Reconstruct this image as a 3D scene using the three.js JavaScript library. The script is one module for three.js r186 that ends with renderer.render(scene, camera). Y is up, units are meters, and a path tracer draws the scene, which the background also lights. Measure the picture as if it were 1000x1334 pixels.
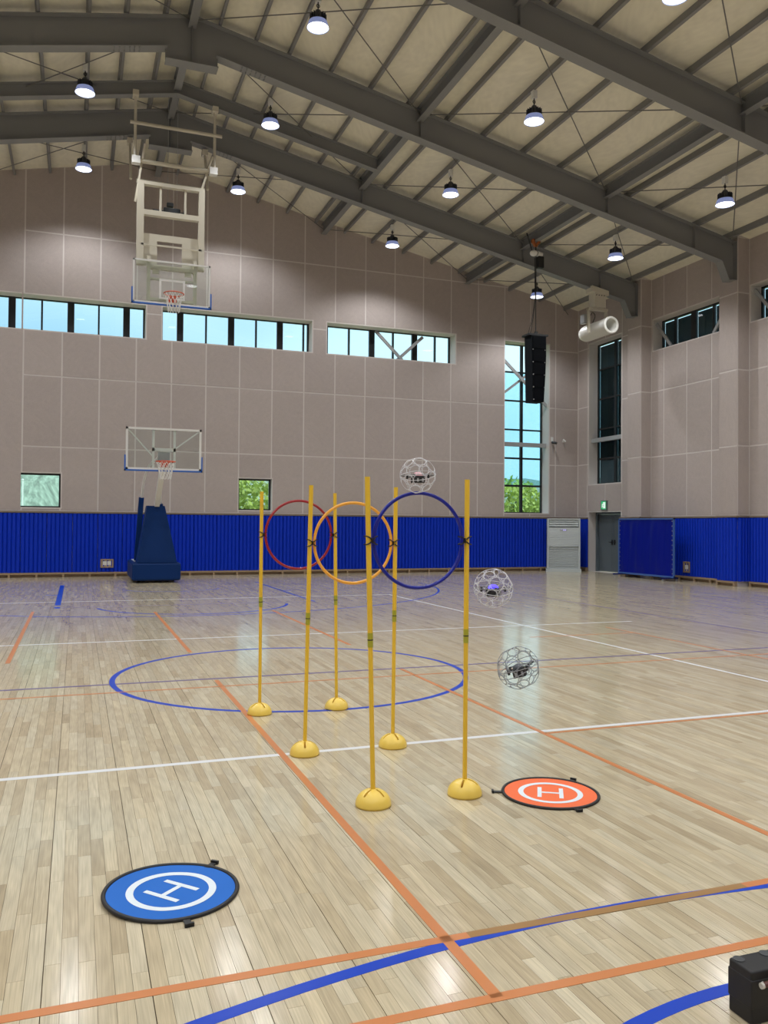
import * as THREE from 'three';
import { mergeGeometries } from 'three/addons/utils/BufferGeometryUtils.js';
import { RoundedBoxGeometry } from 'three/addons/geometries/RoundedBoxGeometry.js';
import { ImprovedNoise } from 'three/addons/math/ImprovedNoise.js';
import { Brush, Evaluator, SUBTRACTION } from 'three-bvh-csg';

// ---------------------------------------------------------------- camera, sky, sun, exposure
const scene = new THREE.Scene();
const camera = new THREE.PerspectiveCamera(63.19, 1000 / 1334, 0.05, 2000);
camera.position.set(0, 1.56, 0);
camera.rotation.order = 'YXZ';
camera.rotation.set(0.01596, -0.35322, 0.0076);
const renderer = new THREE.WebGLRenderer({ antialias: true });
renderer.toneMapping = THREE.LinearToneMapping;
renderer.toneMappingExposure = 1.0;
renderer.shadowMap.enabled = true;
renderer.shadowMap.type = THREE.PCFSoftShadowMap;

const perlin = new ImprovedNoise();
{ // thin bright cloud over pale blue air
  const w = 256, h = 128, d = new Float32Array(w * h * 4);
  for (let j = 0; j < h; j++) for (let i = 0; i < w; i++) {
    const el = (j + 0.5) / h * Math.PI - Math.PI / 2, az = (i + 0.5) / w * Math.PI * 2 - Math.PI;
    const x = Math.cos(el) * Math.cos(az), y = Math.sin(el), z = Math.cos(el) * Math.sin(az);
    let n = 0, a = 0.5;
    for (let o = 0, f = 2.2; o < 4; o++, f *= 2.1, a *= 0.5) n += a * perlin.noise(x * f + 21.83, y * f * 2 + 1.7, z * f + 3.1);
    const c = Math.min(1, Math.max(0, 0.55 + n * 1.3)), k = (j * w + i) * 4;
    d[k] = 0.62 + 0.85 * c; d[k + 1] = 0.84 + 0.64 * c; d[k + 2] = 1.02 + 0.42 * c; d[k + 3] = 1;
  }
  const t = new THREE.DataTexture(d, w, h, THREE.RGBAFormat, THREE.FloatType);
  t.mapping = THREE.EquirectangularReflectionMapping; t.magFilter = t.minFilter = THREE.LinearFilter; t.wrapS = THREE.RepeatWrapping; t.needsUpdate = true;
  scene.background = t;
}
const sun = new THREE.DirectionalLight(0xfff2dd, 5);      // hazy sun, behind and to the right of the hall
sun.position.set(30, 80, 45); sun.target.position.set(2, 0, -15);
sun.castShadow = true; sun.shadow.radius = 8; sun.shadow.mapSize.set(2048, 2048);
Object.assign(sun.shadow.camera, { left: -70, right: 70, top: 70, bottom: -70, near: 1, far: 260 });
scene.add(sun, sun.target);
const LAMP_POWER = 24.5;                                     // candela of each ceiling lamp

// ---------------------------------------------------------------- helpers
let seed = 20240611;
const rnd = () => { seed = (seed + 0x6D2B79F5) | 0; let t = Math.imul(seed ^ (seed >>> 15), 1 | seed); t = (t + Math.imul(t ^ (t >>> 7), 61 | t)) ^ t; return ((t ^ (t >>> 14)) >>> 0) / 4294967296; };
const V = (x, y, z) => new THREE.Vector3(x, y, z);
const taken = {};
const numbered = (n) => { const k = taken[n] ?? 0; taken[n] = k + 1; return k ? n + '_' + String(k).padStart(3, '0') : n; };
const flat = (g) => { const r = g.index ? g.toNonIndexed() : g; for (const k of Object.keys(r.attributes)) if (!['position', 'normal', 'uv', 'color'].includes(k)) r.deleteAttribute(k); return r; };
const M = (list) => { const l = list.map(flat); return l.length === 1 ? l[0] : mergeGeometries(l); };
const put = (name, geo, mat, parent = scene) => {
  const m = new THREE.Mesh(Array.isArray(geo) ? M(geo) : geo, mat);
  m.name = parent === scene ? numbered(name) : name; m.castShadow = m.receiveShadow = true; parent.add(m); return m;
};
const tag = (o, label, category, group, kind) => { if (label) o.userData.label = label; if (category) o.userData.category = category; if (group) o.userData.group = group; if (kind) o.userData.kind = kind; return o; };
const thing = (name, label, category, [x, y, z] = [0, 0, 0], turn = 0, group) => { const g = new THREE.Group(); g.name = numbered(name); g.position.set(x, y, z); g.rotation.y = turn; scene.add(g); return tag(g, label, category, group); };
const struct = (name, label) => { const g = new THREE.Group(); g.name = name; scene.add(g); return tag(g, label, name.split('_')[0], null, 'structure'); };
const part = (name, parent) => { const g = new THREE.Group(); g.name = name; parent.add(g); return g; };
const copyOf = (o, label) => { const c = o.clone(); c.name = numbered(o.name.replace(/_\d\d\d$/, '')); c.userData = { ...o.userData }; if (label) c.userData.label = label; scene.add(c); return c; };
const box = (x0, x1, y0, y1, z0, z1) => new THREE.BoxGeometry(Math.abs(x1 - x0), Math.abs(y1 - y0), Math.abs(z1 - z0)).translate((x0 + x1) / 2, (y0 + y1) / 2, (z0 + z1) / 2);
const rbox = (x0, x1, y0, y1, z0, z1, r, s = 2) => new RoundedBoxGeometry(Math.abs(x1 - x0), Math.abs(y1 - y0), Math.abs(z1 - z0), s, r).translate((x0 + x1) / 2, (y0 + y1) / 2, (z0 + z1) / 2);
const orient = (g, a, b) => { const d = b.clone().sub(a), l = d.length(); return g.applyQuaternion(new THREE.Quaternion().setFromUnitVectors(V(0, 1, 0), d.divideScalar(l))).translate((a.x + b.x) / 2, (a.y + b.y) / 2, (a.z + b.z) / 2); };
const rod = (a, b, r, s = 8, r2 = r) => orient(new THREE.CylinderGeometry(r2, r, a.distanceTo(b), s), a, b);
const bar = (a, b, w, t, up = V(0, 0, 1)) => { // rectangular bar from a to b: w along cross(dir, up), t along up
  const d = b.clone().sub(a), l = d.length(); d.normalize(); const s = d.clone().cross(up).normalize(), u = s.clone().cross(d);
  return new THREE.BoxGeometry(w, l, t).applyMatrix4(new THREE.Matrix4().makeBasis(s, d, u).setPosition((a.x + b.x) / 2, (a.y + b.y) / 2, (a.z + b.z) / 2));
};
const tube = (pts, r, seg = 24, rs = 8, closed = false) => new THREE.TubeGeometry(new THREE.CatmullRomCurve3(pts, closed), seg, r, rs, closed);
const cyl = (x, y, z, r, h, s = 16, r2 = r) => new THREE.CylinderGeometry(r2, r, h, s).translate(x, y + h / 2, z);
const plate = (poly, z0, z1, holes = []) => { // polygon in x,y from z0 to z1
  const s = new THREE.Shape(poly.map((p) => new THREE.Vector2(...p)));
  for (const h of holes) s.holes.push(new THREE.Path(h.map((p) => new THREE.Vector2(...p))));
  return new THREE.ExtrudeGeometry(s, { depth: z1 - z0, bevelEnabled: false, curveSegments: 12 }).translate(0, 0, z0);
};
const rectPoly = ([a, b, c, d]) => [[a, c], [b, c], [b, d], [a, d]];
const lin = (r, g, b) => new THREE.Color().setRGB(r, g, b);
const mat = (r, g, b, rough = 0.6, extra = {}) => new THREE.MeshStandardMaterial({ color: lin(r, g, b), roughness: rough, ...extra });

// ---------------------------------------------------------------- textures
function noiseTexture(w, h, f, srgb = false) {
  const d = new Uint8Array(w * h * 4);
  for (let j = 0; j < h; j++) for (let i = 0; i < w; i++) { const v = Math.max(0, Math.min(255, Math.round(255 * f(i, j)))), k = (j * w + i) * 4; d[k] = d[k + 1] = d[k + 2] = v; d[k + 3] = 255; }
  const t = new THREE.DataTexture(d, w, h); t.wrapS = t.wrapT = THREE.RepeatWrapping; t.magFilter = THREE.LinearFilter; t.minFilter = THREE.LinearMipmapLinearFilter; t.generateMipmaps = true;
  if (srgb) t.colorSpace = THREE.SRGBColorSpace; t.needsUpdate = true; return t;
}
const per = (i, j, fx, fy, w, h, s) => { // tileable noise
  const a = i / w * Math.PI * 2, b = j / h * Math.PI * 2;
  return perlin.noise(Math.cos(a) * fx + s, Math.sin(a) * fx + Math.cos(b) * fy, Math.sin(b) * fy + s * 1.7);
};
const grainTex = noiseTexture(256, 512, (i, j) => 0.93 + 0.07 * per(i, j, 14, 1.2, 256, 512, 3) + 0.05 * per(i, j, 30, 2.5, 256, 512, 9) + 0.04 * per(i, j, 2, 2.2, 256, 512, 17), true);
grainTex.repeat.set(1 / 0.45, 1 / 1.6);
const fabricTex = noiseTexture(256, 256, (i, j) => 0.95 + 0.02 * per(i, j, 3, 3, 256, 256, 5) + 0.06 * (rnd() - 0.5), true);
fabricTex.repeat.set(0.5, 0.5);
const fabricBump = noiseTexture(256, 256, () => rnd()); fabricBump.repeat.set(4, 4);
const deckTex = noiseTexture(256, 256, (i, j) => 0.96 + 0.02 * per(i, j, 2.5, 2.5, 256, 256, 2) + 0.03 * per(i, j, 9, 5, 256, 256, 8), true);
deckTex.repeat.set(0.22, 0.22);
const slopeTex = noiseTexture(128, 128, (i, j) => 0.85 + 0.22 * per(i, j, 3, 1.5, 128, 128, 4) + 0.15 * per(i, j, 7, 5, 128, 128, 12), true);

// ---------------------------------------------------------------- materials
const mat_ = {
  plank: new THREE.MeshPhysicalMaterial({ color: 0xffffff, vertexColors: true, map: grainTex, roughness: 0.145, ior: 1.52 }),
  subfloor: mat(0.16, 0.11, 0.06, 0.8),
  panel: [[0.5, 0.435, 0.41], [0.488, 0.424, 0.4], [0.512, 0.446, 0.42]].map((c) => mat(...c, 0.92, { map: fabricTex, bumpMap: fabricBump, bumpScale: 0.0008 })),
  joint: mat(0.64, 0.6, 0.575, 0.8), plaster: mat(0.6, 0.585, 0.57, 0.8),
  pad: new THREE.MeshPhysicalMaterial({ color: lin(0.0015, 0.032, 0.5), roughness: 0.45, specularIntensity: 0.45 }), padEdge: mat(0.004, 0.028, 0.3, 0.5),
  woodTrim: mat(0.34, 0.24, 0.15, 0.6), capTrim: mat(0.22, 0.17, 0.13, 0.6), dark: mat(0.02, 0.018, 0.016, 0.8),
  deck: mat(0.86, 0.82, 0.68, 0.85, { map: deckTex }),
  steel: mat(0.23, 0.233, 0.235, 0.55), purlin: mat(0.24, 0.24, 0.245, 0.55), rod: mat(0.16, 0.155, 0.15, 0.5),
  frame: mat(0.012, 0.014, 0.017, 0.4),
  glass: new THREE.MeshPhysicalMaterial({ color: lin(0.6, 0.88, 0.98), roughness: 0, transmission: 1, thickness: 0, ior: 1.5 }),
  clear: new THREE.MeshPhysicalMaterial({ color: lin(0.93, 0.96, 0.95), roughness: 0, transmission: 1, thickness: 0, ior: 1.5 }),
  blind: mat(0.045, 0.052, 0.056, 0.6),
  white: mat(0.75, 0.75, 0.73, 0.45), offWhite: mat(0.62, 0.58, 0.48, 0.5), black: mat(0.012, 0.012, 0.013, 0.5), charcoal: mat(0.03, 0.035, 0.04, 0.5),
  navyPad: new THREE.MeshPhysicalMaterial({ color: lin(0.001, 0.026, 0.13), roughness: 0.5, specularIntensity: 0.4 }), bluePad: mat(0.02, 0.12, 0.5, 0.5), orangeRim: mat(0.62, 0.09, 0.03, 0.45), net: mat(0.8, 0.8, 0.78, 0.8),
  yellow: mat(0.86, 0.55, 0.04, 0.35), yellowBase: mat(0.92, 0.66, 0.12, 0.28), slot: mat(0.5, 0.2, 0.02, 0.5), jointBand: mat(0.42, 0.4, 0.03, 0.4),
  redHoop: mat(0.33, 0.012, 0.02, 0.3), yellowHoop: mat(0.9, 0.42, 0.05, 0.3), blueHoop: mat(0.001, 0.008, 0.28, 0.35),
  door: mat(0.12, 0.15, 0.17, 0.5), grey: mat(0.35, 0.36, 0.37, 0.5), lightGrey: mat(0.55, 0.6, 0.6, 0.45),
  bark: mat(0.08, 0.06, 0.045, 0.9),
};

// ================================================================ THE SETTING
const GAP = 0.02, PT = 0.006;
const XR = 16.9, XL = -12.62, RX = 2.14, ZB = -25.7, ZF = 8.6;
const ceilY = (x) => 12.85 - 0.207 * (x > RX ? x : 2 * RX - x);

// ---- floor: every board a real strip, six strips to a wider joint
const floor = struct('floor', 'varnished light maple strip floor with coloured court lines');
put('subfloor', box(XL - 0.4, XR + 0.4, -0.3, -0.02, ZB - 0.5, ZF + 0.4), mat_.subfloor, floor);
{
  const W = 0.0575, X0 = -0.09 - W * 6 * 24, X1 = XR - 0.02, ZN = 1.0, ZE = ZB + 0.02;
  const tones = [[0.62, 0.53, 0.365], [0.66, 0.575, 0.405], [0.6, 0.505, 0.34], [0.7, 0.62, 0.45], [0.64, 0.55, 0.38], [0.55, 0.455, 0.3], [0.67, 0.575, 0.395], [0.65, 0.57, 0.41], [0.63, 0.545, 0.385], [0.61, 0.515, 0.35]];
  const planks = [];
  for (let n = 0, x = X0; x < X1; n++, x += W) {
    let z = ZN + rnd() * 0.5;
    while (z > ZE) { const l = 0.32 + 0.62 * rnd(), z0 = Math.max(ZE, z - l); if (z > ZE + 0.05) planks.push([x + (n % 6 ? 0.0006 : 0.0016), Math.min(X1, x + W - ((n + 1) % 6 ? 0.0006 : 0.0016)), z0 + 0.0006, z - 0.0006, tones[(rnd() * tones.length) | 0], 0.94 + 0.12 * rnd(), rnd() * 7]); z = z0; }
  }
  const plankGeo = (list) => {
    const pos = [], nor = [], uv = [], col = [];
    const quad = (a, b, c, d, n, t, k) => { for (const p of [a, b, c, a, c, d]) { pos.push(...p); nor.push(...n); uv.push(p[0] + t[6], p[2] + t[6] * 3); col.push(t[4][0] * t[5] * k, t[4][1] * t[5] * k, t[4][2] * t[5] * k); } };
    for (const t of list) {
      const [a, b, c, d] = t, y = 0, e = -0.02;
      quad([a, y, d], [b, y, d], [b, y, c], [a, y, c], [0, 1, 0], t, 1);
      quad([a, e, c], [a, e, d], [a, y, d], [a, y, c], [-1, 0, 0], t, 1); quad([b, e, d], [b, e, c], [b, y, c], [b, y, d], [1, 0, 0], t, 1);
      quad([a, e, d], [b, e, d], [b, y, d], [a, y, d], [0, 0, 1], t, 1); quad([b, e, c], [a, e, c], [a, y, c], [b, y, c], [0, 0, -1], t, 1);
    }
    const g = new THREE.BufferGeometry();
    for (const [k, v, n] of [['position', pos, 3], ['normal', nor, 3], ['uv', uv, 2], ['color', col, 3]]) g.setAttribute(k, new THREE.Float32BufferAttribute(v, n));
    return g;
  };
  camera.updateMatrixWorld(); camera.updateProjectionMatrix();
  const seen = (p) => { const v = V((p[0] + p[1]) / 2, 0, (p[2] + p[3]) / 2), d = -v.clone().applyMatrix4(camera.matrixWorldInverse).z, q = v.project(camera); return d > 0 && Math.abs(q.x) < 1.02 && Math.abs(q.y) < 1.04 ? d : 1e9; };
  camera.matrixWorldInverse.copy(camera.matrixWorld).invert();
  const order = planks.map((p) => [seen(p), p]).sort((a, b) => a[0] - b[0]);
  for (const [, p] of order.slice(0, 300)) put('plank', plankGeo([p]), mat_.plank, floor);
  tag(put('planks', plankGeo(order.slice(300).map((o) => o[1])), mat_.plank, floor), 'maple strips of the far floor', null, null, 'stuff');
  put('floor_rim', [box(XL, X0, -0.02, 0, ZB, ZF), box(X0, XR, -0.02, 0, ZN + 0.02, ZF)], mat(0.63, 0.54, 0.375, 0.3), floor);
}
// ---- court lines: thin paint on the boards
{
  const pm = (r, g, b) => new THREE.MeshPhysicalMaterial({ color: lin(r, g, b), roughness: 0.3, specularIntensity: 0.5 });
  const paint = { blue: pm(0.001, 0.05, 0.5), orange: pm(0.58, 0.22, 0.08), white: pm(0.72, 0.74, 0.76), purple: pm(0.14, 0.11, 0.25), brown: pm(0.34, 0.19, 0.07) };
  const T = { white: 0.0006, purple: 0.0009, blue: 0.0012, orange: 0.0015, brown: 0.0018 };
  const line = (c, x0, z0, x1, z1, w) => put('court_line', box(Math.min(x0, x1) - (x0 === x1 ? w / 2 : 0), Math.max(x0, x1) + (x0 === x1 ? w / 2 : 0), 0, T[c], Math.min(z0, z1) - (z0 === z1 ? w / 2 : 0), Math.max(z0, z1) + (z0 === z1 ? w / 2 : 0)), paint[c], floor);
  const arc = (c, cx, cz, r, a0, a1, w, n = 64) => {
    const pts = []; for (let i = 0; i <= n; i++) { const a = a0 + (a1 - a0) * i / n; pts.push([cx + (r + w / 2) * Math.cos(a), -(cz + (r + w / 2) * Math.sin(a))]); }
    for (let i = n; i >= 0; i--) { const a = a0 + (a1 - a0) * i / n; pts.push([cx + (r - w / 2) * Math.cos(a), -(cz + (r - w / 2) * Math.sin(a))]); }
    put('court_line', plate(pts, 0, T[c]).rotateX(-Math.PI / 2), paint[c], floor);
  };
  const P = Math.PI;
  arc('blue', 2.147, -8.55, 1.805, 0, P * 2, 0.055, 96);
  line('purple', -5.4, -8.49, 9.64, -8.49, 0.05);
  line('purple', 9.64, -22.6, 9.64, 0, 0.05);
  line('white', -4.4, -5.555, 8.64, -5.555, 0.055); line('white', -4.4, -11.55, 8.64, -11.55, 0.05); line('white', 6.62, -17.6, 6.62, -0.5, 0.05); line('white', -2.36, -17.6, 6.62, -17.6, 0.05);
  line('orange', 1.326, -8.4, 1.326, -2.475, 0.045); line('orange', 3.325, -8.45, 3.325, -2.475, 0.042);
  line('orange', -0.7, -15.8, -0.7, -10.1, 0.05); line('orange', 1.31, -15.2, 1.31, -10.3, 0.05); line('orange', 3.355, -14.9, 3.355, -10.35, 0.05);
  line('orange', -4, -8.07, 9.2, -8.07, 0.03); line('orange', -4, -2.885, 9.2, -2.885, 0.045); line('orange', -4, -2.475, 9.2, -2.475, 0.045);
  line('brown', 1.42, -2.885, 2.75, -2.885, 0.045);
  line('orange', 3.325, -5.49, 9.2, -5.49, 0.03);
  line('orange', 7.75, -11, 7.75, -2.475, 0.03); line('orange', 6, -10.3, 7.75, -10.3, 0.03);
  arc('blue', 2.14, 3.705, 6.6, -P * 0.96, -P * 0.04, 0.055, 120);                       // near three point arc
  arc('blue', 2.14, -0.46, 1.8, -P, 0, 0.055, 60);                                       // near free throw arc
  arc('blue', 2.14, -21.0, 6.6, P * 0.0, P, 0.05, 120);                                  // far three point arc
  arc('blue', 2.14, -16.45, 1.8, P * 0.06, P * 0.94, 0.06, 60);
  arc('blue', 2.14, -20.9, 1.25, P * 0.15, P * 0.85, 0.055, 40);
  line('blue', -0.32, -22.3, -0.32, -16.9, 0.1); line('blue', -0.32, -16.6, -0.32, -16.3, 0.1); line('blue', -0.62, -19.3, -0.32, -19.3, 0.09);
  line('blue', 4.56, -22.4, 4.56, -16.4, 0.05); line('blue', 4.56, -19.3, 4.8, -19.3, 0.1);
  line('purple', -0.32, -16.42, 4.56, -16.42, 0.05);
}

// ---- wall builder in (u along, v up, w into the room)
function rectsMinus(r, holes) {
  const us = [r[0], r[1]], vs = [r[2], r[3]];
  const hs = holes.filter((h) => h[0] < r[1] && h[1] > r[0] && h[2] < r[3] && h[3] > r[2]);
  if (!hs.length) return [r];
  for (const h of hs) { for (const u of [h[0], h[1]]) if (u > r[0] && u < r[1]) us.push(u); for (const v of [h[2], h[3]]) if (v > r[2] && v < r[3]) vs.push(v); }
  us.sort((a, b) => a - b); vs.sort((a, b) => a - b);
  const out = [];
  for (let i = 0; i + 1 < us.length; i++) for (let j = 0; j + 1 < vs.length; j++) {
    const c = [us[i], us[i + 1], vs[j], vs[j + 1]], mu = (c[0] + c[1]) / 2, mv = (c[2] + c[3]) / 2;
    if (c[1] - c[0] > 0.004 && c[3] - c[2] > 0.004 && !hs.some((h) => mu > h[0] && mu < h[1] && mv > h[2] && mv < h[3])) out.push(c);
  }
  return out;
}
const clipTop = (poly, top) => { // keep what lies under v = top(u), top linear over the piece
  const out = [];
  for (let i = 0; i < poly.length; i++) {
    const a = poly[i], b = poly[(i + 1) % poly.length], fa = top(a[0]) - a[1], fb = top(b[0]) - b[1];
    if (fa >= 0) out.push(a);
    if (fa * fb < 0) { const t = fa / (fa - fb); out.push([a[0] + t * (b[0] - a[0]), a[1] + t * (b[1] - a[1])]); }
  }
  return out;
};
let panelCount = 0;
function wallPanel(parent, r, holes, basis, w0 = 0, top = null) {
  const rr = [r[0] + GAP, r[1] - GAP, r[2] + GAP, r[3] - GAP];
  const hs = holes.map((h) => [h[0] - 0.035, h[1] + 0.035, h[2] - 0.035, h[3] + 0.035]);
  const geos = [];
  for (const c of rectsMinus(rr, hs)) { let p = rectPoly(c); if (top) p = clipTop(p, (u) => top(u) - 0.02); if (p.length > 2) geos.push(plate(p, w0 - PT, w0)); }
  if (!geos.length) return;
  put('wall_panel', M(geos).applyMatrix4(basis), mat_.panel[(panelCount++ * 7) % 3], parent);
}
const padProfile = (n, w) => { // n half round ribs, in (u, w)
  const p = [[0, 0]]; for (let i = 0; i < n; i++) for (let k = 0; k <= 6; k++) { const a = Math.PI * (1 - k / 6); p.push([(i + 0.5) * w + Math.cos(a) * w * 0.49, 0.045 + Math.sin(a) * 0.044]); }
  p.push([n * w, 0]); return p;
};
function padRun(parent, u0, u1, basis, w0 = 0, y0 = 0.14, y1 = 1.83) {
  const nP = Math.max(1, Math.round((u1 - u0) / 0.69)), L = (u1 - u0) / nP;
  for (let i = 0; i < nP; i++) {
    const n = Math.max(1, Math.round(L / 0.113)), g = plate(padProfile(n, (L - 0.006) / n), 0, y1 - y0).rotateX(-Math.PI / 2).scale(1, 1, -1);
    // extruded up: (u, w) -> (u, v, w)
    const idx = g.attributes.position; for (let k = 0; k < idx.count; k += 3) for (const at of ['position', 'normal', 'uv']) { const A = g.attributes[at], s = A.itemSize; for (let c = 0; c < s; c++) { const t = A.array[(k + 1) * s + c]; A.array[(k + 1) * s + c] = A.array[(k + 2) * s + c]; A.array[(k + 2) * s + c] = t; } }
    g.computeVertexNormals();
    put('pad_panel', g.translate(u0 + i * L + 0.003, y0, w0).applyMatrix4(basis), mat_.pad, parent);
  }
}
function skirt(name, runs, basis) { // vented wooden foot under the pads: rail on little blocks
  const g = name in skirts ? skirts[name] : (skirts[name] = struct(name, 'wooden skirting rail on small blocks below blue wall pads'));
  for (const [u0, u1, w0] of runs) {
    put('rail', box(u0, u1, 0.085, 0.135, w0, w0 + 0.1).applyMatrix4(basis), mat_.woodTrim, g);
    put('backing_strip', box(u0, u1, 0.0, 0.085, w0, w0 + 0.012).applyMatrix4(basis), mat_.woodTrim, g);
    const n = Math.max(1, Math.round((u1 - u0) / 0.72));
    for (let i = 0; i <= n; i++) put('block', box(u0 + (u1 - u0 - 0.06) * i / n, u0 + (u1 - u0 - 0.06) * i / n + 0.06, 0.002, 0.085, w0 + 0.012, w0 + 0.1).applyMatrix4(basis), mat_.woodTrim, g);
  }
}
const skirts = {};
const basisBack = new THREE.Matrix4().makeTranslation(0, 0, ZB);
const basisRight = new THREE.Matrix4().makeBasis(V(0, 0, 1), V(0, 1, 0), V(-1, 0, 0)).setPosition(XR, 0, 0);
const basisLeft = new THREE.Matrix4().makeBasis(V(0, 0, -1), V(0, 1, 0), V(1, 0, 0)).setPosition(XL, 0, 0);

// ---- back wall
const DEP = 0.5;
const backOpen = [[-7.0, 1.86, 7.08, 8.08], [2.34, 6.99, 7.08, 8.08], [7.48, 12.03, 7.08, 8.08], [13.93, 15.7, 2.03, 8.03], [-1.57, -0.45, 2.0, 2.98], [4.68, 5.72, 2.0, 2.98]];
const wallBack = struct('wall_back', 'taupe panelled end wall with blue padding below and ribbon windows');
put('wall_core', plate([[XL - 0.4, -0.3], [XR + 0.45, -0.3], [XR + 0.45, ceilY(XR) + 0.2], [RX, ceilY(RX) + 0.3], [XL - 0.4, ceilY(XR) + 0.2]], -PT - DEP, -PT, backOpen.map(rectPoly)).applyMatrix4(basisBack), mat_.joint, wallBack);
{
  const xs = []; for (let k = -4; k <= 14; k++) xs.push(2.62 + 1.0265 * k); xs[xs.length - 1] = XR;
  const ys = [1.9, 3.74, 5.77, 7.83, 9.9, 12.5];
  for (let i = 0; i + 1 < xs.length; i++) for (let j = 0; j + 1 < ys.length; j++) {
    const r = [xs[i], xs[i + 1], ys[j], ys[j + 1]];
    if (r[0] < RX && r[1] > RX && j === 4) { wallPanel(wallBack, [r[0], RX + GAP, r[2], r[3]], backOpen, basisBack, 0, ceilY); wallPanel(wallBack, [RX - GAP, r[1], r[2], r[3]], backOpen, basisBack, 0, ceilY); } else wallPanel(wallBack, r, backOpen, basisBack, 0, ceilY);
  }
  put('wall_panel', plate([[XL, 1.92], [xs[0] - 0.02, 1.92], [xs[0] - 0.02, ceilY(xs[0]) - 0.02], [XL, ceilY(XL) - 0.02]], -0.02, 0, [rectPoly([-6.96, xs[0] - 0.06, 7.05, 8.11])]).applyMatrix4(basisBack), mat_.panel[0], wallBack);
  padRun(wallBack, -12.5, 16.4, basisBack);
  skirt('baseboard_back', [[-12.5, 16.8, 0]], basisBack);
  put('cap_rail', box(XL, XR, 1.845, 1.89, 0, 0.085).applyMatrix4(basisBack), mat_.capTrim, wallBack);
}
// ---- right wall, with boxed-out columns
const CLER = [[-21.55, -18.25, 7.1, 8.07], [-17.5, -13.65, 7.1, 8.07], [-12.6, -9.3, 7.1, 8.07], [-8.3, -5.0, 7.1, 8.07], [-4.0, -0.7, 7.1, 8.07], [0.3, 3.6, 7.1, 8.07]];
const rightOpen = [[-25.02, -23.17, 3.05, 8.0], [-25.02, -23.17, 0.0, 2.07], ...CLER];
const wallRight = struct('wall_right', 'taupe panelled side wall with boxed columns and blue padding');
{ // the doorway reaches the floor: notch it into the outline
  const o = [[ZB - 0.5, -0.3], [ZF + 0.4, -0.3], [ZF + 0.4, ceilY(XR) + 0.15], [ZB - 0.5, ceilY(XR) + 0.15]];
  put('wall_core', plate(o, -PT - 0.45, -PT, rightOpen.map((h) => rectPoly([h[0], h[1], Math.max(h[2], 0.001), h[3]]))).applyMatrix4(basisRight), mat_.joint, wallRight);
}
const COL = [[-22.29, -21.62], [-18.24, -17.55], [-13.6, -12.9], [-9.2, -8.5], [-5.0, -4.3], [-0.8, -0.1], [3.4, 4.1]];  // columns, u range, 0.4 deep
const CD = 0.4;
{
  const ys = [1.9, 3.76, 5.8, 7.87, 9.36];
  const runs = [[ZB + 0.02, -25.1, []], [-25.1, -23.12, [-24.05]], [-23.12, -22.29, [-22.75]], [-21.62, -18.24, [-21.03, -20.0, -18.97]], [-17.55, -13.6, [-16.9, -15.87, -14.84, -13.9]]];
  for (const [a, b, mid] of runs) { const us = [a, ...mid, b]; for (let i = 0; i + 1 < us.length; i++) for (let j = 0; j + 1 < ys.length; j++) wallPanel(wallRight, [us[i], us[i + 1], ys[j], ys[j + 1]], rightOpen, basisRight); }
  for (const [a, b, y] of [[-25.1, -24.05, 2.1], [-24.05, -23.12, 2.1]]) put('wall_panel', box(a + GAP, b - GAP, y + 0.02, 2.98, -PT, 0.001).applyMatrix4(basisRight), mat_.panel[1], wallRight);
  put('wall_panel', box(-12.9, ZF, 1.92, 7.06, -0.02, 0).applyMatrix4(basisRight), mat_.panel[0], wallRight); put('wall_panel', box(-12.9, ZF, 8.11, 9.3, -0.02, 0).applyMatrix4(basisRight), mat_.panel[0], wallRight);
  COL.forEach(([a, b], n) => {
    put('column_core', box(a + PT, b - PT, 0, ceilY(XR) + 0.05, -PT, CD - PT).applyMatrix4(basisRight), mat_.joint, wallRight);
    for (let j = 0; j + 1 < ys.length; j++) {
      const y0 = ys[j] + GAP, y1 = ys[j + 1] - GAP;
      put('column_panel', box(a + 0.012, b - 0.012, y0, y1, CD - PT, CD).applyMatrix4(basisRight), mat_.panel[(n + j) % 3], wallRight);
      put('column_panel', box(b - PT, b, y0, y1, 0.012, CD - 0.03).applyMatrix4(basisRight), mat_.panel[(n + j + 1) % 3], wallRight);
      put('column_panel', box(a, a + PT, y0, y1, 0.012, CD - 0.03).applyMatrix4(basisRight), mat_.panel[(n + j + 2) % 3], wallRight);
    }
    const bs = new THREE.Matrix4().makeTranslation(0, 0, 0);
    padRun(wallRight, a, b, basisRight, CD);
    padRun(wallRight, 0.0, CD, new THREE.Matrix4().makeBasis(V(1, 0, 0), V(0, 1, 0), V(0, 0, 1)).setPosition(XR - CD, 0, b), 0);
    put('cap_rail', box(a - 0.005, b + 0.05, 1.845, 1.89, CD, CD + 0.085).applyMatrix4(basisRight), mat_.capTrim, wallRight);
    put('cap_rail', box(b, b + 0.085, 1.845, 1.89, 0, CD).applyMatrix4(basisRight), mat_.capTrim, wallRight);
    skirt('baseboard_right', [[a, b, CD]], basisRight);
  });
  const padRuns = [[ZB + 0.1, -25.04], [-23.15, -22.29], [-21.53, -18.24], [-17.46, -13.6], [-12.8, -9.2], [-8.4, -5.0], [-4.2, -0.8]];
  for (const [a, b] of padRuns) { padRun(wallRight, a, b, basisRight); put('cap_rail', box(a, b, 1.845, 1.89, 0, 0.085).applyMatrix4(basisRight), mat_.capTrim, wallRight); }
  skirt('baseboard_right', padRuns.map(([a, b]) => [a, b, 0]), basisRight);
}
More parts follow.
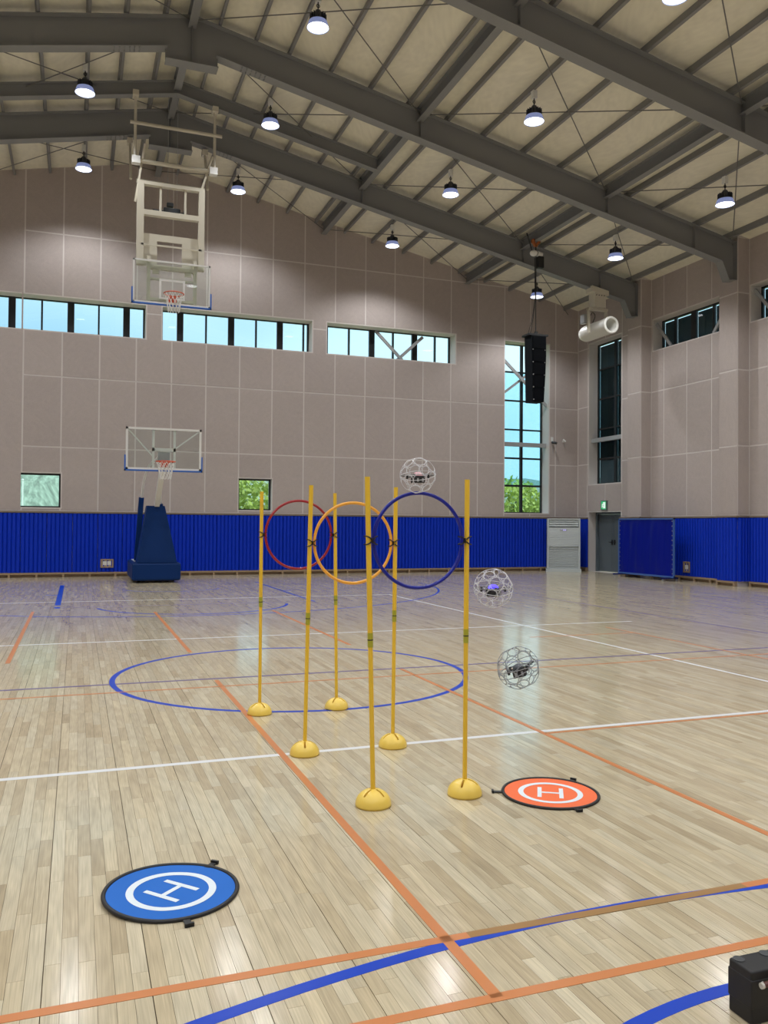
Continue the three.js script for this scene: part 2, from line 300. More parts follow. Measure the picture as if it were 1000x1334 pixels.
// ---- left and front walls (behind the camera), same build, plain
const wallLeft = struct('wall_left', 'taupe side wall with ribbon windows, blue padding below');
{
  const open = CLER.map(([a, b, c, d]) => [-b, -a, c, d]);
  put('wall_core', plate([[-ZF - 0.4, -0.3], [-ZB + 0.5, -0.3], [-ZB + 0.5, ceilY(XL) + 0.15], [-ZF - 0.4, ceilY(XL) + 0.15]], -0.47, 0, open.map(rectPoly)).applyMatrix4(basisLeft), mat_.panel[0], wallLeft);
  padRun(wallLeft, -ZF + 0.1, -ZB - 0.1, basisLeft);
}
const wallFront = struct('wall_front', 'taupe end wall facing the hoops, blue padding below');
{
  const b = new THREE.Matrix4().makeBasis(V(-1, 0, 0), V(0, 1, 0), V(0, 0, -1)).setPosition(0, 0, ZF);
  put('wall_core', plate([[-XR - 0.45, -0.3], [-XL + 0.4, -0.3], [-XL + 0.4, ceilY(XL) + 0.2], [-RX, ceilY(RX) + 0.3], [-XR - 0.45, ceilY(XR) + 0.2]], -0.47, 0).applyMatrix4(b), mat_.panel[0], wallFront);
  padRun(wallFront, -XR + 0.1, -XL - 0.1, b);
}
// ---- ceiling deck with purlins and bracing rods
const F = [-21.9, -17.7, -13.12, -8.7, -4.4, -0.1, 4.2];
const ceiling = struct('ceiling', 'cream insulated roof deck on grey purlins');
const TIES = [RX, 7.33, 12.43, 2 * RX - 7.33, 2 * RX - 12.43];
{
  for (const s of [1, -1]) {
    const e = s > 0 ? XR + 0.45 : XL - 0.4;
    put('deck', plate([[RX, ceilY(RX)], [e, ceilY(e)], [e, ceilY(e) + 0.15], [RX, ceilY(RX) + 0.15]], ZB - 0.5, ZF + 0.4), mat_.deck, ceiling);
  }
  const px = [2.72, 3.5, 4.23, 5.18, 6.12, 7.06, 8.03, 8.98, 10.06, 11.1, 12.12, 13.1, 14.06, 15.27, 16.3];
  for (const x of [...px, ...px.map((q) => 2 * RX - q)]) {
    const y = ceilY(x), s = x > RX ? 1 : -1, t = Math.atan(0.207) * -s;
    const g = M([box(-0.004, 0.004, -0.165, 0, ZB, ZF), box(-0.004, 0.062, -0.165, -0.158, ZB, ZF), box(-0.004, 0.062, -0.008, 0, ZB, ZF), box(0.055, 0.062, -0.165, -0.145, ZB, ZF)]);
    put('purlin', g.rotateZ(t).translate(x, y, 0), mat_.purlin, ceiling);
  }
  const zs = [ZB, ...F];
  const xs = [RX, 7.33, 12.43, 16.45];
  for (let k = 0; k < 5; k++) for (let i = 0; i < 3; i++) for (const m of [0, 1]) {
    const a = m ? 2 * RX - xs[i] : xs[i], b = m ? 2 * RX - xs[i + 1] : xs[i + 1], y = (x) => ceilY(x) - 0.27;
    for (const [p, q] of [[a, b], [b, a]]) put('brace_rod', rod(V(p, y(p), zs[k] + 0.02), V(q, y(q), zs[k + 1] - 0.02), 0.012, 6), mat_.rod, ceiling);
  }
}
// ---- steel rafters
const rafterLabels = ['grey steel roof rafter carrying the white cylindrical blower, next to end wall', 'grey steel roof rafter second from the taupe end wall', ...['third', 'fourth', 'fifth', 'sixth', 'seventh'].map((k) => `grey steel roof rafter ${k} from the taupe end wall`)];
F.forEach((z, n) => {
  const t = thing('roof_rafter', rafterLabels[n], 'beam', [RX, 0, z], 0, 'steel roof rafters');
  const top = (x) => ceilY(x + RX) - 0.2, bot = (x) => ceilY(x + RX) - 0.84, E = 14.36, K = 13.88, K2 = 14.12;
  for (const s of [1, -1]) {
    const poly = [[0, top(0)], [E, top(E)], [E, 8.22], [K2, 8.2], [K, bot(K)], [0, bot(0)]].map(([x, y]) => [x * s, y]);
    put('web', plate(poly, -0.007, 0.007), mat_.steel, t);
    put('top_flange', plate([[0, top(0)], [E, top(E)], [E, top(E) - 0.018], [0, top(0) - 0.018]].map(([x, y]) => [x * s, y]), -0.13, 0.13), mat_.steel, t);
    put('bottom_flange', plate([[0.5, bot(0.5)], [K, bot(K)], [K2, 8.2], [E, 8.22], [E, 8.2], [K2 - 0.012, 8.175], [K - 0.01, bot(K) - 0.022], [0.5, bot(0.5) - 0.022]].map(([x, y]) => [x * s, y]), -0.13, 0.13), mat_.steel, t);
    for (const x of [5.19, 10.29, 13.0]) put('stiffener', box(x * s - 0.006, x * s + 0.006, bot(x), top(x), -0.11, 0.11), mat_.steel, t);
    put('end_plate', box((E - 0.012) * s, E * s, 8.2, top(E), -0.14, 0.14), mat_.steel, t);
    const bolts = []; for (let i = 0; i < 6; i++) for (const w of [-0.09, -0.05, 0.05, 0.09]) { const x = (1.05 + 0.1 * i) * s; bolts.push(cyl(x, bot(Math.abs(x)) - 0.037, w, 0.014, 0.015, 6)); }
    tag(put('bolts', bolts, mat_.steel, t), null, null, null, 'stuff');
  }
  put('ridge_gusset', plate([[-0.54, bot(0.54)], [0, bot(0)], [0.54, bot(0.54)], [0.54, 11.2], [-0.54, 11.2]], -0.007, 0.007), mat_.steel, t);
  put('gusset_flange', box(-0.54, 0.54, 11.18, 11.2, -0.15, 0.15), mat_.steel, t);
  put('ridge_stiffener', box(-0.006, 0.006, 11.2, top(0), -0.11, 0.11), mat_.steel, t);
});
// ---- tie beams along the hall
const iBeam = (d, w) => [[-w / 2, 0], [w / 2, 0], [w / 2, -0.014], [0.006, -0.014], [0.006, -d + 0.014], [w / 2, -d + 0.014], [w / 2, -d], [-w / 2, -d], [-w / 2, -d + 0.014], [-0.006, -d + 0.014], [-0.006, -0.014], [-w / 2, -0.014]];
for (const [i, x] of TIES.entries()) {
  const y = ceilY(x) - 0.13;
  const lab = i === 0 ? 'grey steel ridge beam along the peak of the roof' : i === 2 ? 'grey steel tie beam from which black speaker hangs' : i === 1 ? 'grey steel tie beam between ridge beam and the speaker beam' : i === 3 ? 'grey steel tie beam nearest the ridge on the side without speaker' : 'grey steel tie beam nearest the plain left side wall';
  tag(put('tie_beam', plate(iBeam(0.3, 0.17), ZB, ZF).translate(x, y, 0), mat_.steel), lab, 'beam', 'steel tie beams along the hall');
}
tag(put('hanger_beam', plate(iBeam(0.32, 0.2), -5.19, 5.19).rotateY(Math.PI / 2).translate(0, 0, 0), mat_.steel), 'grey beam across the bay carrying the raised basketball hoop', 'beam');
{ // bent over the ridge like the rafters
  const g = scene.getObjectByName('hanger_beam'); g.position.set(RX, 0, -20.4);
  const d = []; for (const s of [1, -1]) { const q = (x, o) => [x * s, ceilY(RX + x) - o]; d.push(plate([q(0, 0.2), q(5.1, 0.2), q(5.1, 0.53), q(0, 0.53)], -0.006, 0.006), plate([q(0, 0.2), q(5.1, 0.2), q(5.1, 0.215), q(0, 0.215)], -0.1, 0.1), plate([q(0, 0.515), q(5.1, 0.515), q(5.1, 0.53), q(0, 0.53)], -0.1, 0.1)); }
  g.geometry = M(d);
}

// ---- windows
let windowCount = 0;
function windowUnit(label, basis, r, w, cols, rows, bars, paneMat, blind) {
  // r = [u0, u1, v0, v1] of the opening, w plane of the glass, cols/rows = list of [center, width] inner bars
  const g = struct('window_' + (++windowCount), label); const fr = 0.05, parts = [];
  parts.push(box(r[0], r[1], r[3] - fr, r[3], w - 0.04, w + 0.04), box(r[0], r[1], r[2], r[2] + fr * 0.8, w - 0.04, w + 0.04), box(r[0], r[0] + fr, r[2], r[3], w - 0.04, w + 0.04), box(r[1] - fr, r[1], r[2], r[3], w - 0.04, w + 0.04));
  for (const [c, b] of cols) parts.push(box(c - b / 2, c + b / 2, r[2], r[3], w - 0.045, w + 0.045));
  for (const [c, b] of rows) parts.push(box(r[0], r[1], c - b / 2, c + b / 2, w - 0.042, w + 0.042));
  put('window_frame', M(parts).applyMatrix4(basis), mat_.frame, g);
  const us = [r[0] + fr, ...cols.flatMap(([c, b]) => [c - b / 2, c + b / 2]), r[1] - fr], vs = [r[2] + fr * 0.8, ...rows.flatMap(([c, b]) => [c - b / 2, c + b / 2]), r[3] - fr];
  for (let i = 0; i < us.length; i += 2) for (let j = 0; j < vs.length; j += 2) {
    if (us[i + 1] - us[i] < 0.03) continue;
    put('pane', new THREE.PlaneGeometry(us[i + 1] - us[i], vs[j + 1] - vs[j]).translate((us[i] + us[i + 1]) / 2, (vs[j] + vs[j + 1]) / 2, w).applyMatrix4(basis), paneMat, g);
    if (blind) put('blind', box(us[i] + 0.035, us[i + 1] - 0.012, vs[j], vs[j + 1] - 0.03, w - 0.035, w - 0.02).applyMatrix4(basis), mat_.blind, g);
  }
  for (const b of bars ?? []) { const q = part('steel_brace', g); g.remove(q); put('steel_brace', bar(V(...b[0]), V(...b[1]), b[2], 0.05).applyMatrix4(basis), mat_.grey, g); }
  return g;
}
const WZ = -0.5;
windowUnit('ribbon window left of the pier below hoop', basisBack, [-7.0, 1.86, 7.08, 8.1], WZ, [-6.55, -4.98, -3.41, -1.83, -0.24, 1.33].flatMap((c, i) => i ? [[c - 0.79, 0.05], [c, 0.19]] : [[c, 0.19]]), [], null, mat_.glass);
windowUnit('ribbon window right of the pier below hoop', basisBack, [2.34, 6.99, 7.08, 8.1], WZ, [[2.91, 0.19], [3.7, 0.05], [4.48, 0.19], [5.27, 0.05], [6.04, 0.19], [6.82, 0.05]], [], null, mat_.glass);
windowUnit('ribbon window crossed by a steel brace', basisBack, [7.48, 12.03, 7.08, 8.1], WZ, [[7.6, 0.08], [8.37, 0.05], [9.17, 0.19], [9.93, 0.05], [10.71, 0.19], [11.47, 0.05]], [], [[[9.2, 8.0, -0.2], [10.15, 7.1, -0.2], 0.1], [[10.93, 7.95, -0.28], [10.0, 7.1, -0.28], 0.1]], mat_.glass);
windowUnit('tall window behind the hanging black speaker', basisBack, [13.93, 15.7, 2.03, 8.06], WZ, [[14.86, 0.09]], [[7.05, 0.05], [6.03, 0.05], [5.0, 0.05], [3.98, 0.06], [3.0, 0.07]],
  [[[13.95, 7.4, -0.15], [15.7, 5.85, -0.15], 0.1], [[13.95, 6.2, -0.25], [15.7, 7.5, -0.25], 0.08]], mat_.glass);
put('girt', box(13.93, 15.7, 4.38, 4.52, -0.32, -0.18).applyMatrix4(basisBack), mat_.grey, wallBack);
windowUnit('small square window left of the basketball stand', basisBack, [-1.57, -0.45, 2.0, 2.98], -0.22, [], [], null, mat_.glass);
windowUnit('small square window behind the red hoop', basisBack, [4.68, 5.72, 2.0, 2.98], -0.22, [], [], null, mat_.glass);
windowUnit('tall dark shaded window above the grey door', basisRight, [-25.02, -23.17, 3.05, 8.0], -0.4, [[-23.98, 0.12]], [[7.1, 0.05], [6.06, 0.05], [5.0, 0.05], [3.95, 0.06]], null, mat_.glass, true);
put('girt', box(-25.02, -23.17, 4.52, 4.66, -0.25, -0.1).applyMatrix4(basisRight), mat_.grey, wallRight);
CLER.forEach((r, i) => windowUnit(i ? 'shaded ribbon window beyond the first boxed column' : 'shaded ribbon window between the two boxed columns', basisRight, r, -0.4, [[r[0] + 0.6, 0.06], [r[0] + 1.42, 0.2], [r[0] + 2.25, 0.06]], [],
  [[[r[0] + 0.05, 7.95, -0.1], [r[0] + 0.75, 7.12, -0.1], 0.09], [[r[1] - 0.05, 7.95, -0.1], [r[1] - 0.75, 7.12, -0.1], 0.09]], mat_.glass, true));
CLER.forEach((r) => windowUnit('ribbon window in the left side wall', basisLeft, [-r[1], -r[0], r[2], r[3]], -0.4, [[-r[1] + 0.8, 0.06], [-r[1] + 1.65, 0.19], [-r[1] + 2.5, 0.06]], [], null, mat_.glass));

// ---- door
{
  const d = struct('door_1', 'grey steel double door in the recess beside blue screen');
  const q = (n, g, m, p = d) => put(n, M([].concat(g)).applyMatrix4(basisRight), m, p);
  q('door_frame', [box(-25.02, -24.95, 0.002, 2.07, -0.47, -0.3), box(-23.24, -23.17, 0.002, 2.07, -0.47, -0.3), box(-25.02, -23.17, 2.0, 2.07, -0.47, -0.3)], mat_.door);
  const l1 = q('door_leaf', [box(-24.945, -24.1, 0.01, 1.995, -0.44, -0.39), box(-24.86, -24.18, 1.1, 1.9, -0.4, -0.382), box(-24.86, -24.18, 0.12, 1.0, -0.4, -0.382)], mat_.door);
  const l2 = q('door_leaf', [box(-24.09, -23.245, 0.01, 1.995, -0.44, -0.39), box(-24.01, -23.33, 1.1, 1.9, -0.4, -0.382), box(-24.01, -23.33, 0.12, 1.0, -0.4, -0.382)], mat_.door);
  q('handle', [box(-24.2, -24.13, 0.95, 1.12, -0.39, -0.37), rod(V(-24.16, 1.04, -0.38), V(-24.16, 1.04, -0.32), 0.012), rod(V(-24.16, 1.04, -0.325), V(-24.29, 1.04, -0.325), 0.012)], mat_.black, l1);
  q('handle', [box(-24.06, -23.99, 0.95, 1.12, -0.39, -0.37), rod(V(-24.03, 1.04, -0.38), V(-24.03, 1.04, -0.32), 0.012), rod(V(-24.03, 1.04, -0.325), V(-23.9, 1.04, -0.325), 0.012)], mat_.black, l2);
}

// ---------------------------------------------------------------- outside: ground, hills, trees
{
  const g = struct('ground', 'grass and paving outside the hall'); put('lawn', box(-300, 300, -0.62, -0.5, -500, 40), mat(0.22, 0.27, 0.1, 0.9), g);
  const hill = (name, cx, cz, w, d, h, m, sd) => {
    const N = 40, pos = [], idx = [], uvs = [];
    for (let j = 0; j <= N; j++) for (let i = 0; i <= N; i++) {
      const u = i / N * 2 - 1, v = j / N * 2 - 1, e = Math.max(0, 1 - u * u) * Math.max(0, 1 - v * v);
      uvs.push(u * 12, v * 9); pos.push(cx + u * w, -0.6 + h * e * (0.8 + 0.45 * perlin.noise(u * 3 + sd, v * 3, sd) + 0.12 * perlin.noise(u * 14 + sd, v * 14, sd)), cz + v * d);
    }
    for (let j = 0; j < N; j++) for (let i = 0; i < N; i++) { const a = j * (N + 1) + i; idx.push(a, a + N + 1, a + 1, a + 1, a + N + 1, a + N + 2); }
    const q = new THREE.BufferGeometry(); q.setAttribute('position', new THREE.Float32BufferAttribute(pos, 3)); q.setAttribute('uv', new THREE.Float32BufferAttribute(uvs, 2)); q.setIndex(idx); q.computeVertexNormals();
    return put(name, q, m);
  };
  tag(hill('hill', 330, -430, 200, 90, 40, mat(0.16, 0.22, 0.19, 1), 1.3), 'wooded hill seen through the tall window', 'hill', null, 'structure');  // distance haze is put into this far hill's pale bluish-green colour
  tag(hill('hill', -40, -190, 110, 80, 45, mat(0.33, 0.39, 0.31, 1, { map: slopeTex }), 4.1), 'pale grassy slope seen through the square window left of basketball stand', 'hill', null, 'structure');
  const leafGeo = (cx, cy, cz, r, n, s, tone) => {
    const pos = [], col = [], nor = [];
    for (let k = 0; k < n; k++) {
      const d = V(rnd() - 0.5, rnd() - 0.5, rnd() - 0.5).normalize(), q = d.clone().multiplyScalar(r * Math.cbrt(0.25 + 0.75 * rnd())); q.y *= 0.8;
      const c = q.add(V(cx, cy, cz)), a = V(rnd() - 0.5, rnd() - 0.5, rnd() - 0.5).normalize(), b = V(rnd() - 0.5, rnd() - 0.5, rnd() - 0.5).cross(a).normalize(), f = 0.8 + 0.4 * rnd(), nn = b.clone().cross(a);
      const p = [c.clone().addScaledVector(a, -s), c.clone().addScaledVector(b, s * 0.55), c.clone().addScaledVector(a, s), c.clone().addScaledVector(b, -s * 0.55)];
      for (const i of [0, 1, 2, 0, 2, 3]) { pos.push(p[i].x, p[i].y, p[i].z); nor.push(nn.x, nn.y, nn.z); col.push(tone[0] * f, tone[1] * f, tone[2] * f); }
    }
    const q = new THREE.BufferGeometry(); for (const [k, v] of [['position', pos], ['normal', nor], ['color', col]]) q.setAttribute(k, new THREE.Float32BufferAttribute(v, 3)); return q;
  };
  const leafMat = new THREE.MeshPhysicalMaterial({ vertexColors: true, roughness: 0.9, side: THREE.DoubleSide, transmission: 0.35, thickness: 0 });
  const trees = [[8.0, -38, 4.6, [0.45, 0.52, 0.12], 'yellow-green leafy tree outside the window behind red hoop'], [21.2, -39, 4.9, [0.4, 0.48, 0.1], 'yellow-green tree outside the tall window, its left pane'], [24.4, -42, 3.7, [0.3, 0.42, 0.12], 'lower green tree outside the tall window, its right pane'], [10.6, -41, 4.4, [0.36, 0.46, 0.13], 'green leafy tree beside the yellow-green one outside square window']];
  for (const [x, z, h, tone, lab] of trees) {
    const t = thing('tree', lab, 'tree', [x, -0.5, z]);
    put('trunk', [cyl(0, 0, 0, 0.12, h * 0.55, 8, 0.07), rod(V(0, h * 0.45, 0), V(0.7, h * 0.75, 0.2), 0.05, 6, 0.03), rod(V(0, h * 0.4, 0), V(-0.6, h * 0.7, -0.2), 0.05, 6, 0.03)], mat_.bark, t);
    put('foliage', [leafGeo(0, h * 0.62, 0, h * 0.42, 1500, 0.16, tone), leafGeo(1.1, h * 0.45, 0.3, h * 0.3, 700, 0.15, tone.map((q) => q * 0.9)), leafGeo(-1.1, h * 0.48, 0.2, h * 0.3, 700, 0.15, tone)], leafMat, t);
  }
  const lp = thing('flag_pole', 'white pole outside the square window left of basketball stand', 'pole', [-2.55, -0.5, -45]);
  put('shaft', cyl(0, 0, 0, 0.05, 4.15, 10, 0.04), mat_.white, lp); put('finial', new THREE.SphereGeometry(0.06, 10, 8).translate(0, 4.18, 0), mat_.white, lp); put('footing', cyl(0, 0, 0, 0.15, 0.06, 12), mat_.grey, lp);
}

// ================================================================ CEILING LAMPS
{
  const bodyM = mat(0.05, 0.055, 0.07, 0.35), glow = new THREE.MeshStandardMaterial({ color: 0x111111, emissive: lin(0.95, 0.98, 1.0), emissiveIntensity: 5 });
  const first = thing('high_bay_lamp', 'round grey high bay lamp hanging lit under the roof', 'lamp', [0, 0, 0], 0, 'high bay ceiling lamps');
  put('driver_box', [box(-0.05, 0.05, 0.5, 0.66, -0.05, 0.05), cyl(0, 0.655, 0, 0.02, 0.012, 8)], mat_.white, first);
  put('hook', [rod(V(0, 0.5, 0), V(0, 0.34, 0), 0.012, 6), new THREE.TorusGeometry(0.03, 0.009, 6, 12).translate(0, 0.43, 0)], mat_.black, first);
  const fins = []; for (let k = 0; k < 16; k++) fins.push(box(0.05, 0.165, 0.14, 0.26, -0.004, 0.004).rotateY(k * Math.PI / 8));
  put('housing', [new THREE.LatheGeometry([[0, 0.34], [0.05, 0.34], [0.07, 0.3], [0.1, 0.27], [0.12, 0.16], [0.17, 0.13], [0.175, 0.1]].map((p) => new THREE.Vector2(...p)), 24)].concat(fins), bodyM, first);
  put('reflector', new THREE.LatheGeometry([[0.175, 0.12], [0.2, 0.05], [0.215, 0.0], [0.208, 0.0], [0.192, 0.05], [0.168, 0.115]].map((p) => new THREE.Vector2(...p)), 28), mat(0.3, 0.33, 0.4, 0.3, { emissive: lin(0.28, 0.36, 0.75), emissiveIntensity: 0.45 }), first);
  put('lens', cyl(0, 0.012, 0, 0.2, 0.02, 28), glow, first);
  const spots = [];
  for (const z of [-23.8, -19.55, -15.35, -10.9, -6.6, -2.3, 2.0, 6.2]) for (const x of [-9.78, -4.7, 0.05, 4.23, 8.98, 14.06]) spots.push([x, z]);
  spots.forEach(([x, z], i) => {
    const row = ['first', 'second', 'third', 'fourth', 'fifth', 'sixth', 'seventh', 'eighth'][(i / 6) | 0], k = i % 6, ln = ['third', 'second', 'first', 'first', 'second', 'third'][k];
    const lab = `lit high bay lamp, ${row} row from taupe end wall, ${ln} line from ridge, ${k < 3 ? 'plain' : 'speaker'} side`;
    const l = i ? copyOf(first, lab) : first; l.userData.label = lab; l.position.set(x, ceilY(x) - 0.86, z);
    const s = new THREE.SpotLight(lin(0.97, 0.985, 1.0), LAMP_POWER, 0, 1.2, 0.35, 2); s.position.set(x, ceilY(x) - 0.95, z); s.target.position.set(x, 0, z);
    s.castShadow = true; s.shadow.radius = 4; scene.add(s, s.target);
  });
}

// ================================================================ BASKETBALL GEAR
function netGeo(cx, y, cz, r0, r1, h, n = 12) {
  const g = [], rows = 4, at = (k, i) => { const t = k / rows, r = r0 + (r1 - r0) * Math.pow(t, 0.6), a = (i + (k % 2) * 0.5) / n * Math.PI * 2; return V(cx + r * Math.cos(a), y - h * t, cz + r * Math.sin(a)); };
  for (let k = 0; k < rows; k++) for (let i = 0; i < n; i++) { g.push(rod(at(k, i), at(k + 1, i), 0.006, 4)); g.push(rod(at(k, i), at(k + 1, k % 2 ? i + 1 : i - 1), 0.006, 4)); }
  return g;
}
function hoopParts(t, y, z) { // rim on its plate, centred on x = 0, board face at z
  const rim = put('rim', [new THREE.TorusGeometry(0.225, 0.013, 8, 36).rotateX(Math.PI / 2).translate(0, y, z + 0.42), box(-0.1, 0.1, y - 0.11, y + 0.02, z + 0.02, z + 0.04), bar(V(-0.07, y - 0.02, z + 0.03), V(-0.1, y - 0.01, z + 0.23), 0.02, 0.05, V(0, 1, 0)), bar(V(0.07, y - 0.02, z + 0.03), V(0.1, y - 0.01, z + 0.23), 0.02, 0.05, V(0, 1, 0)), bar(V(0, y - 0.1, z + 0.03), V(0, y - 0.02, z + 0.2), 0.12, 0.02, V(0, 1, 0))], mat_.orangeRim, t);
  put('net', netGeo(0, y - 0.01, z + 0.42, 0.22, 0.13, 0.42), mat_.net, rim);
}
{ // rolling stand
  const t = thing('basketball_stand', 'rolling basketball stand with dark blue padded tower and clear backboard', 'basketball hoop', [1.985, 0, 0]);
  put('base', rbox(-0.62, 0.62, 0.06, 0.53, -24.9, -22.58, 0.06, 3), mat_.navyPad, t);
  put('base_top', box(-0.52, 0.5, 0.53, 0.545, -24.8, -23.4), mat_.lightGrey, t);
  put('wheel', [-0.45, 0.45].flatMap((x) => [-22.9, -24.6].map((z) => new THREE.CylinderGeometry(0.05, 0.05, 0.04, 14).rotateZ(Math.PI / 2).translate(x, 0.05, z))), mat_.black, t);
  const tower = new THREE.BufferGeometry(); {
    const q = (y, x0, x1, z0, z1) => [[x0, y, z1], [x1, y, z1], [x1, y, z0], [x0, y, z0]], A = q(0.53, -0.5, 0.52, -23.3, -22.6), B = q(2.03, -0.25, 0.2, -23.2, -22.75), p = [];
    const f = (a, b, c, d) => p.push(...a, ...b, ...c, ...a, ...c, ...d);
    for (let i = 0; i < 4; i++) f(A[i], A[(i + 1) % 4], B[(i + 1) % 4], B[i]); f(...B); f(A[3], A[2], A[1], A[0]);
    tower.setAttribute('position', new THREE.Float32BufferAttribute(p, 3)); tower.computeVertexNormals();
  }
  put('tower_pad', tower, mat_.navyPad, t);
  put('arm_pad', [bar(V(-0.44, 0.55, -23.75), V(-0.34, 2.27, -23.6), 0.13, 0.16, V(0, 0, 1))], mat_.navyPad, t);
  put('arm_pad', [bar(V(0.34, 0.55, -23.75), V(0.16, 2.1, -23.6), 0.13, 0.16, V(0, 0, 1))], mat_.navyPad, t);
  put('main_arm', [bar(V(0.0, 1.95, -22.95), V(0.0, 3.05, -21.2), 0.13, 0.12), bar(V(0, 3.1, -21.25), V(0, 3.3, -21.06), 0.16, 0.1), box(-0.14, 0.14, 3.08, 3.35, -21.08, -21.03)], mat_.white, t);
  put('upper_arm', tube([V(-0.34, 2.2, -23.6), V(-0.3, 2.75, -23.2), V(-0.22, 3.06, -22.7), V(-0.1, 3.2, -21.6), V(-0.1, 3.3, -21.06)], 0.035, 30), mat_.white, t);
  put('upper_arm', tube([V(0.15, 2.06, -23.6), V(0.14, 2.7, -23.2), V(0.12, 3.1, -22.6), V(0.1, 3.22, -21.6), V(0.1, 3.3, -21.06)], 0.035, 30), mat_.white, t);
  put('hydraulic_cap', cyl(0.14, 2.06, -23.6, 0.06, 0.14, 12), mat_.grey, t);
  const bb = part('backboard', t), z = -21, y0 = 2.87, y1 = 3.9, h = 0.9;
  put('glass', box(-h, h, y0, y1, z - 0.006, z + 0.006), mat_.clear, bb);
  put('board_frame', [box(-h, h, y0, y0 + 0.05, z - 0.03, z + 0.012), box(-h, h, y1 - 0.05, y1, z - 0.03, z + 0.012), box(-h, -h + 0.05, y0, y1, z - 0.03, z + 0.012), box(h - 0.05, h, y0, y1, z - 0.03, z + 0.012),
    box(-0.28, -0.225, y0, y1, z - 0.06, z - 0.012), box(0.225, 0.28, y0, y1, z - 0.06, z - 0.012), box(-0.28, 0.28, y0 + 0.46, y0 + 0.54, z - 0.06, z - 0.012),
    bar(V(-0.86, y1 - 0.04, z - 0.03), V(-0.25, y0 + 0.32, z - 0.04), 0.035, 0.03), bar(V(0.86, y1 - 0.04, z - 0.03), V(0.25, y0 + 0.52, z - 0.04), 0.035, 0.03)], mat_.white, bb);
  put('mount_plate', box(-0.14, 0.14, y0 + 0.2, y0 + 0.44, z - 0.07, z - 0.02), mat_.grey, bb);
  put('edge_padding', [box(-h - 0.03, h + 0.03, y0 - 0.035, y0, z - 0.04, z + 0.025), box(-h - 0.03, -h, y0 - 0.035, y0 + 0.35, z - 0.04, z + 0.025), box(h, h + 0.03, y0 - 0.035, y0 + 0.35, z - 0.04, z + 0.025)], mat_.bluePad, bb);
  hoopParts(t, 3.05, z);
}
{ // hoop folded up under the roof
  const t = thing('hanging_basketball_hoop', 'roof-hung basketball hoop on cream steel frame, raised above windows', 'basketball hoop', [2.06, 0, -20.4]);
  const y0 = 6.77, y1 = 7.8, h = 0.9, z = 0.0;
  for (const [n, x, yt] of [['hanger_post', -0.88, 11.72], ['hanger_post', 0.98, 11.66]]) put(n, [rod(V(x, yt, 0), V(x, 10.1, 0), 0.035, 10), box(x - 0.07, x + 0.07, yt - 0.06, yt + 0.06, -0.12, 0.12)], mat_.offWhite, t);
  for (const x of [-0.92, 0.95]) put('rear_hanger', [rod(V(x, 11.25, -1.5), V(x, 10.05, -0.9), 0.035, 10), box(x - 0.07, x + 0.07, 11.16, 11.3, -1.6, -1.4)], mat_.offWhite, t);
  put('cross_tube', rod(V(-1.0, 11.03, 0.04), V(1.15, 11.03, 0.04), 0.04, 10), mat_.offWhite, t);
  put('pivot_shaft', [rod(V(-0.9, 10.15, 0), V(1.0, 10.15, 0), 0.05, 12), rod(V(-0.8, 9.95, -0.7), V(0.85, 9.95, -0.7), 0.05, 12)], mat_.offWhite, t);
  for (const x of [-0.95, 0.86]) put('pivot_bracket', box(x, x + 0.19, 10.07, 10.24, -0.08, 0.08), mat_.white, t);
  put('brace_arm', [bar(V(-0.66, 10.55, 0.05), V(-0.86, 9.2, -0.1), 0.05, 0.05), bar(V(0.93, 10.5, 0.05), V(0.66, 9.6, -0.05), 0.05, 0.05)], mat_.offWhite, t);
  put('main_frame', [box(-0.82, -0.66, 7.7, 9.7, -0.14, 0), box(0.62, 0.76, 7.7, 9.7, -0.14, 0), box(-0.66, 0.62, 9.62, 9.7, -0.14, 0), box(-0.66, 0.62, 8.9, 9.02, -0.14, 0), box(-0.3, -0.25, 9.02, 9.62, -0.1, -0.04), box(0.28, 0.33, 9.02, 9.62, -0.1, -0.04)], mat_.offWhite, t);
  put('back_panel', plate([[-0.66, 7.7], [0.62, 7.7], [0.62, 8.48], [-0.66, 8.48]], -0.12, -0.09, [rectPoly([-0.34, 0.24, 7.55 + 0.2, 8.32])]), mat_.offWhite, t);
  put('tie_strap', box(-0.72, 0.7, 8.17, 8.21, -0.02, 0.0), mat_.offWhite, t);
  put('winch', [rbox(-0.2, 0.2, 9.02, 9.18, -0.3, -0.12, 0.03), rod(V(-0.45, 9.08, -0.2), V(0.35, 9.08, -0.2), 0.04, 10), rod(V(0.28, 9.08, -0.2), V(0.34, 9.08, -0.2), 0.1, 14), rbox(-0.12, 0.04, 9.22, 9.32, -0.26, -0.16, 0.02)], mat_.charcoal, t);
  put('cable', [rod(V(-0.1, 9.3, -0.2), V(-0.1, 12.0, -0.2), 0.006, 5), rod(V(0.12, 9.2, -0.2), V(0.12, 11.9, -0.2), 0.006, 5)], mat_.grey, t);
  const fr = part('backboard', t);
  put('glass', box(-h, h, y0, y1, z + 0.094, z + 0.106), mat_.clear, fr);
  put('board_frame', [box(-h, h, y0, y0 + 0.04, z + 0.08, z + 0.112), box(-h, h, y1 - 0.04, y1, z + 0.08, z + 0.112), box(-h, -h + 0.04, y0, y1, z + 0.08, z + 0.112), box(h - 0.04, h, y0, y1, z + 0.08, z + 0.112)], mat_.white, fr);
  put('target_square', [box(-0.3, 0.3, y0 + 0.55, y0 + 0.6, z + 0.107, z + 0.112), box(-0.3, -0.25, y0 + 0.15, y0 + 0.55, z + 0.107, z + 0.112), box(0.25, 0.3, y0 + 0.15, y0 + 0.55, z + 0.107, z + 0.112), box(-0.3, 0.3, y0 + 0.12, y0 + 0.16, z + 0.107, z + 0.112)], mat_.white, fr);
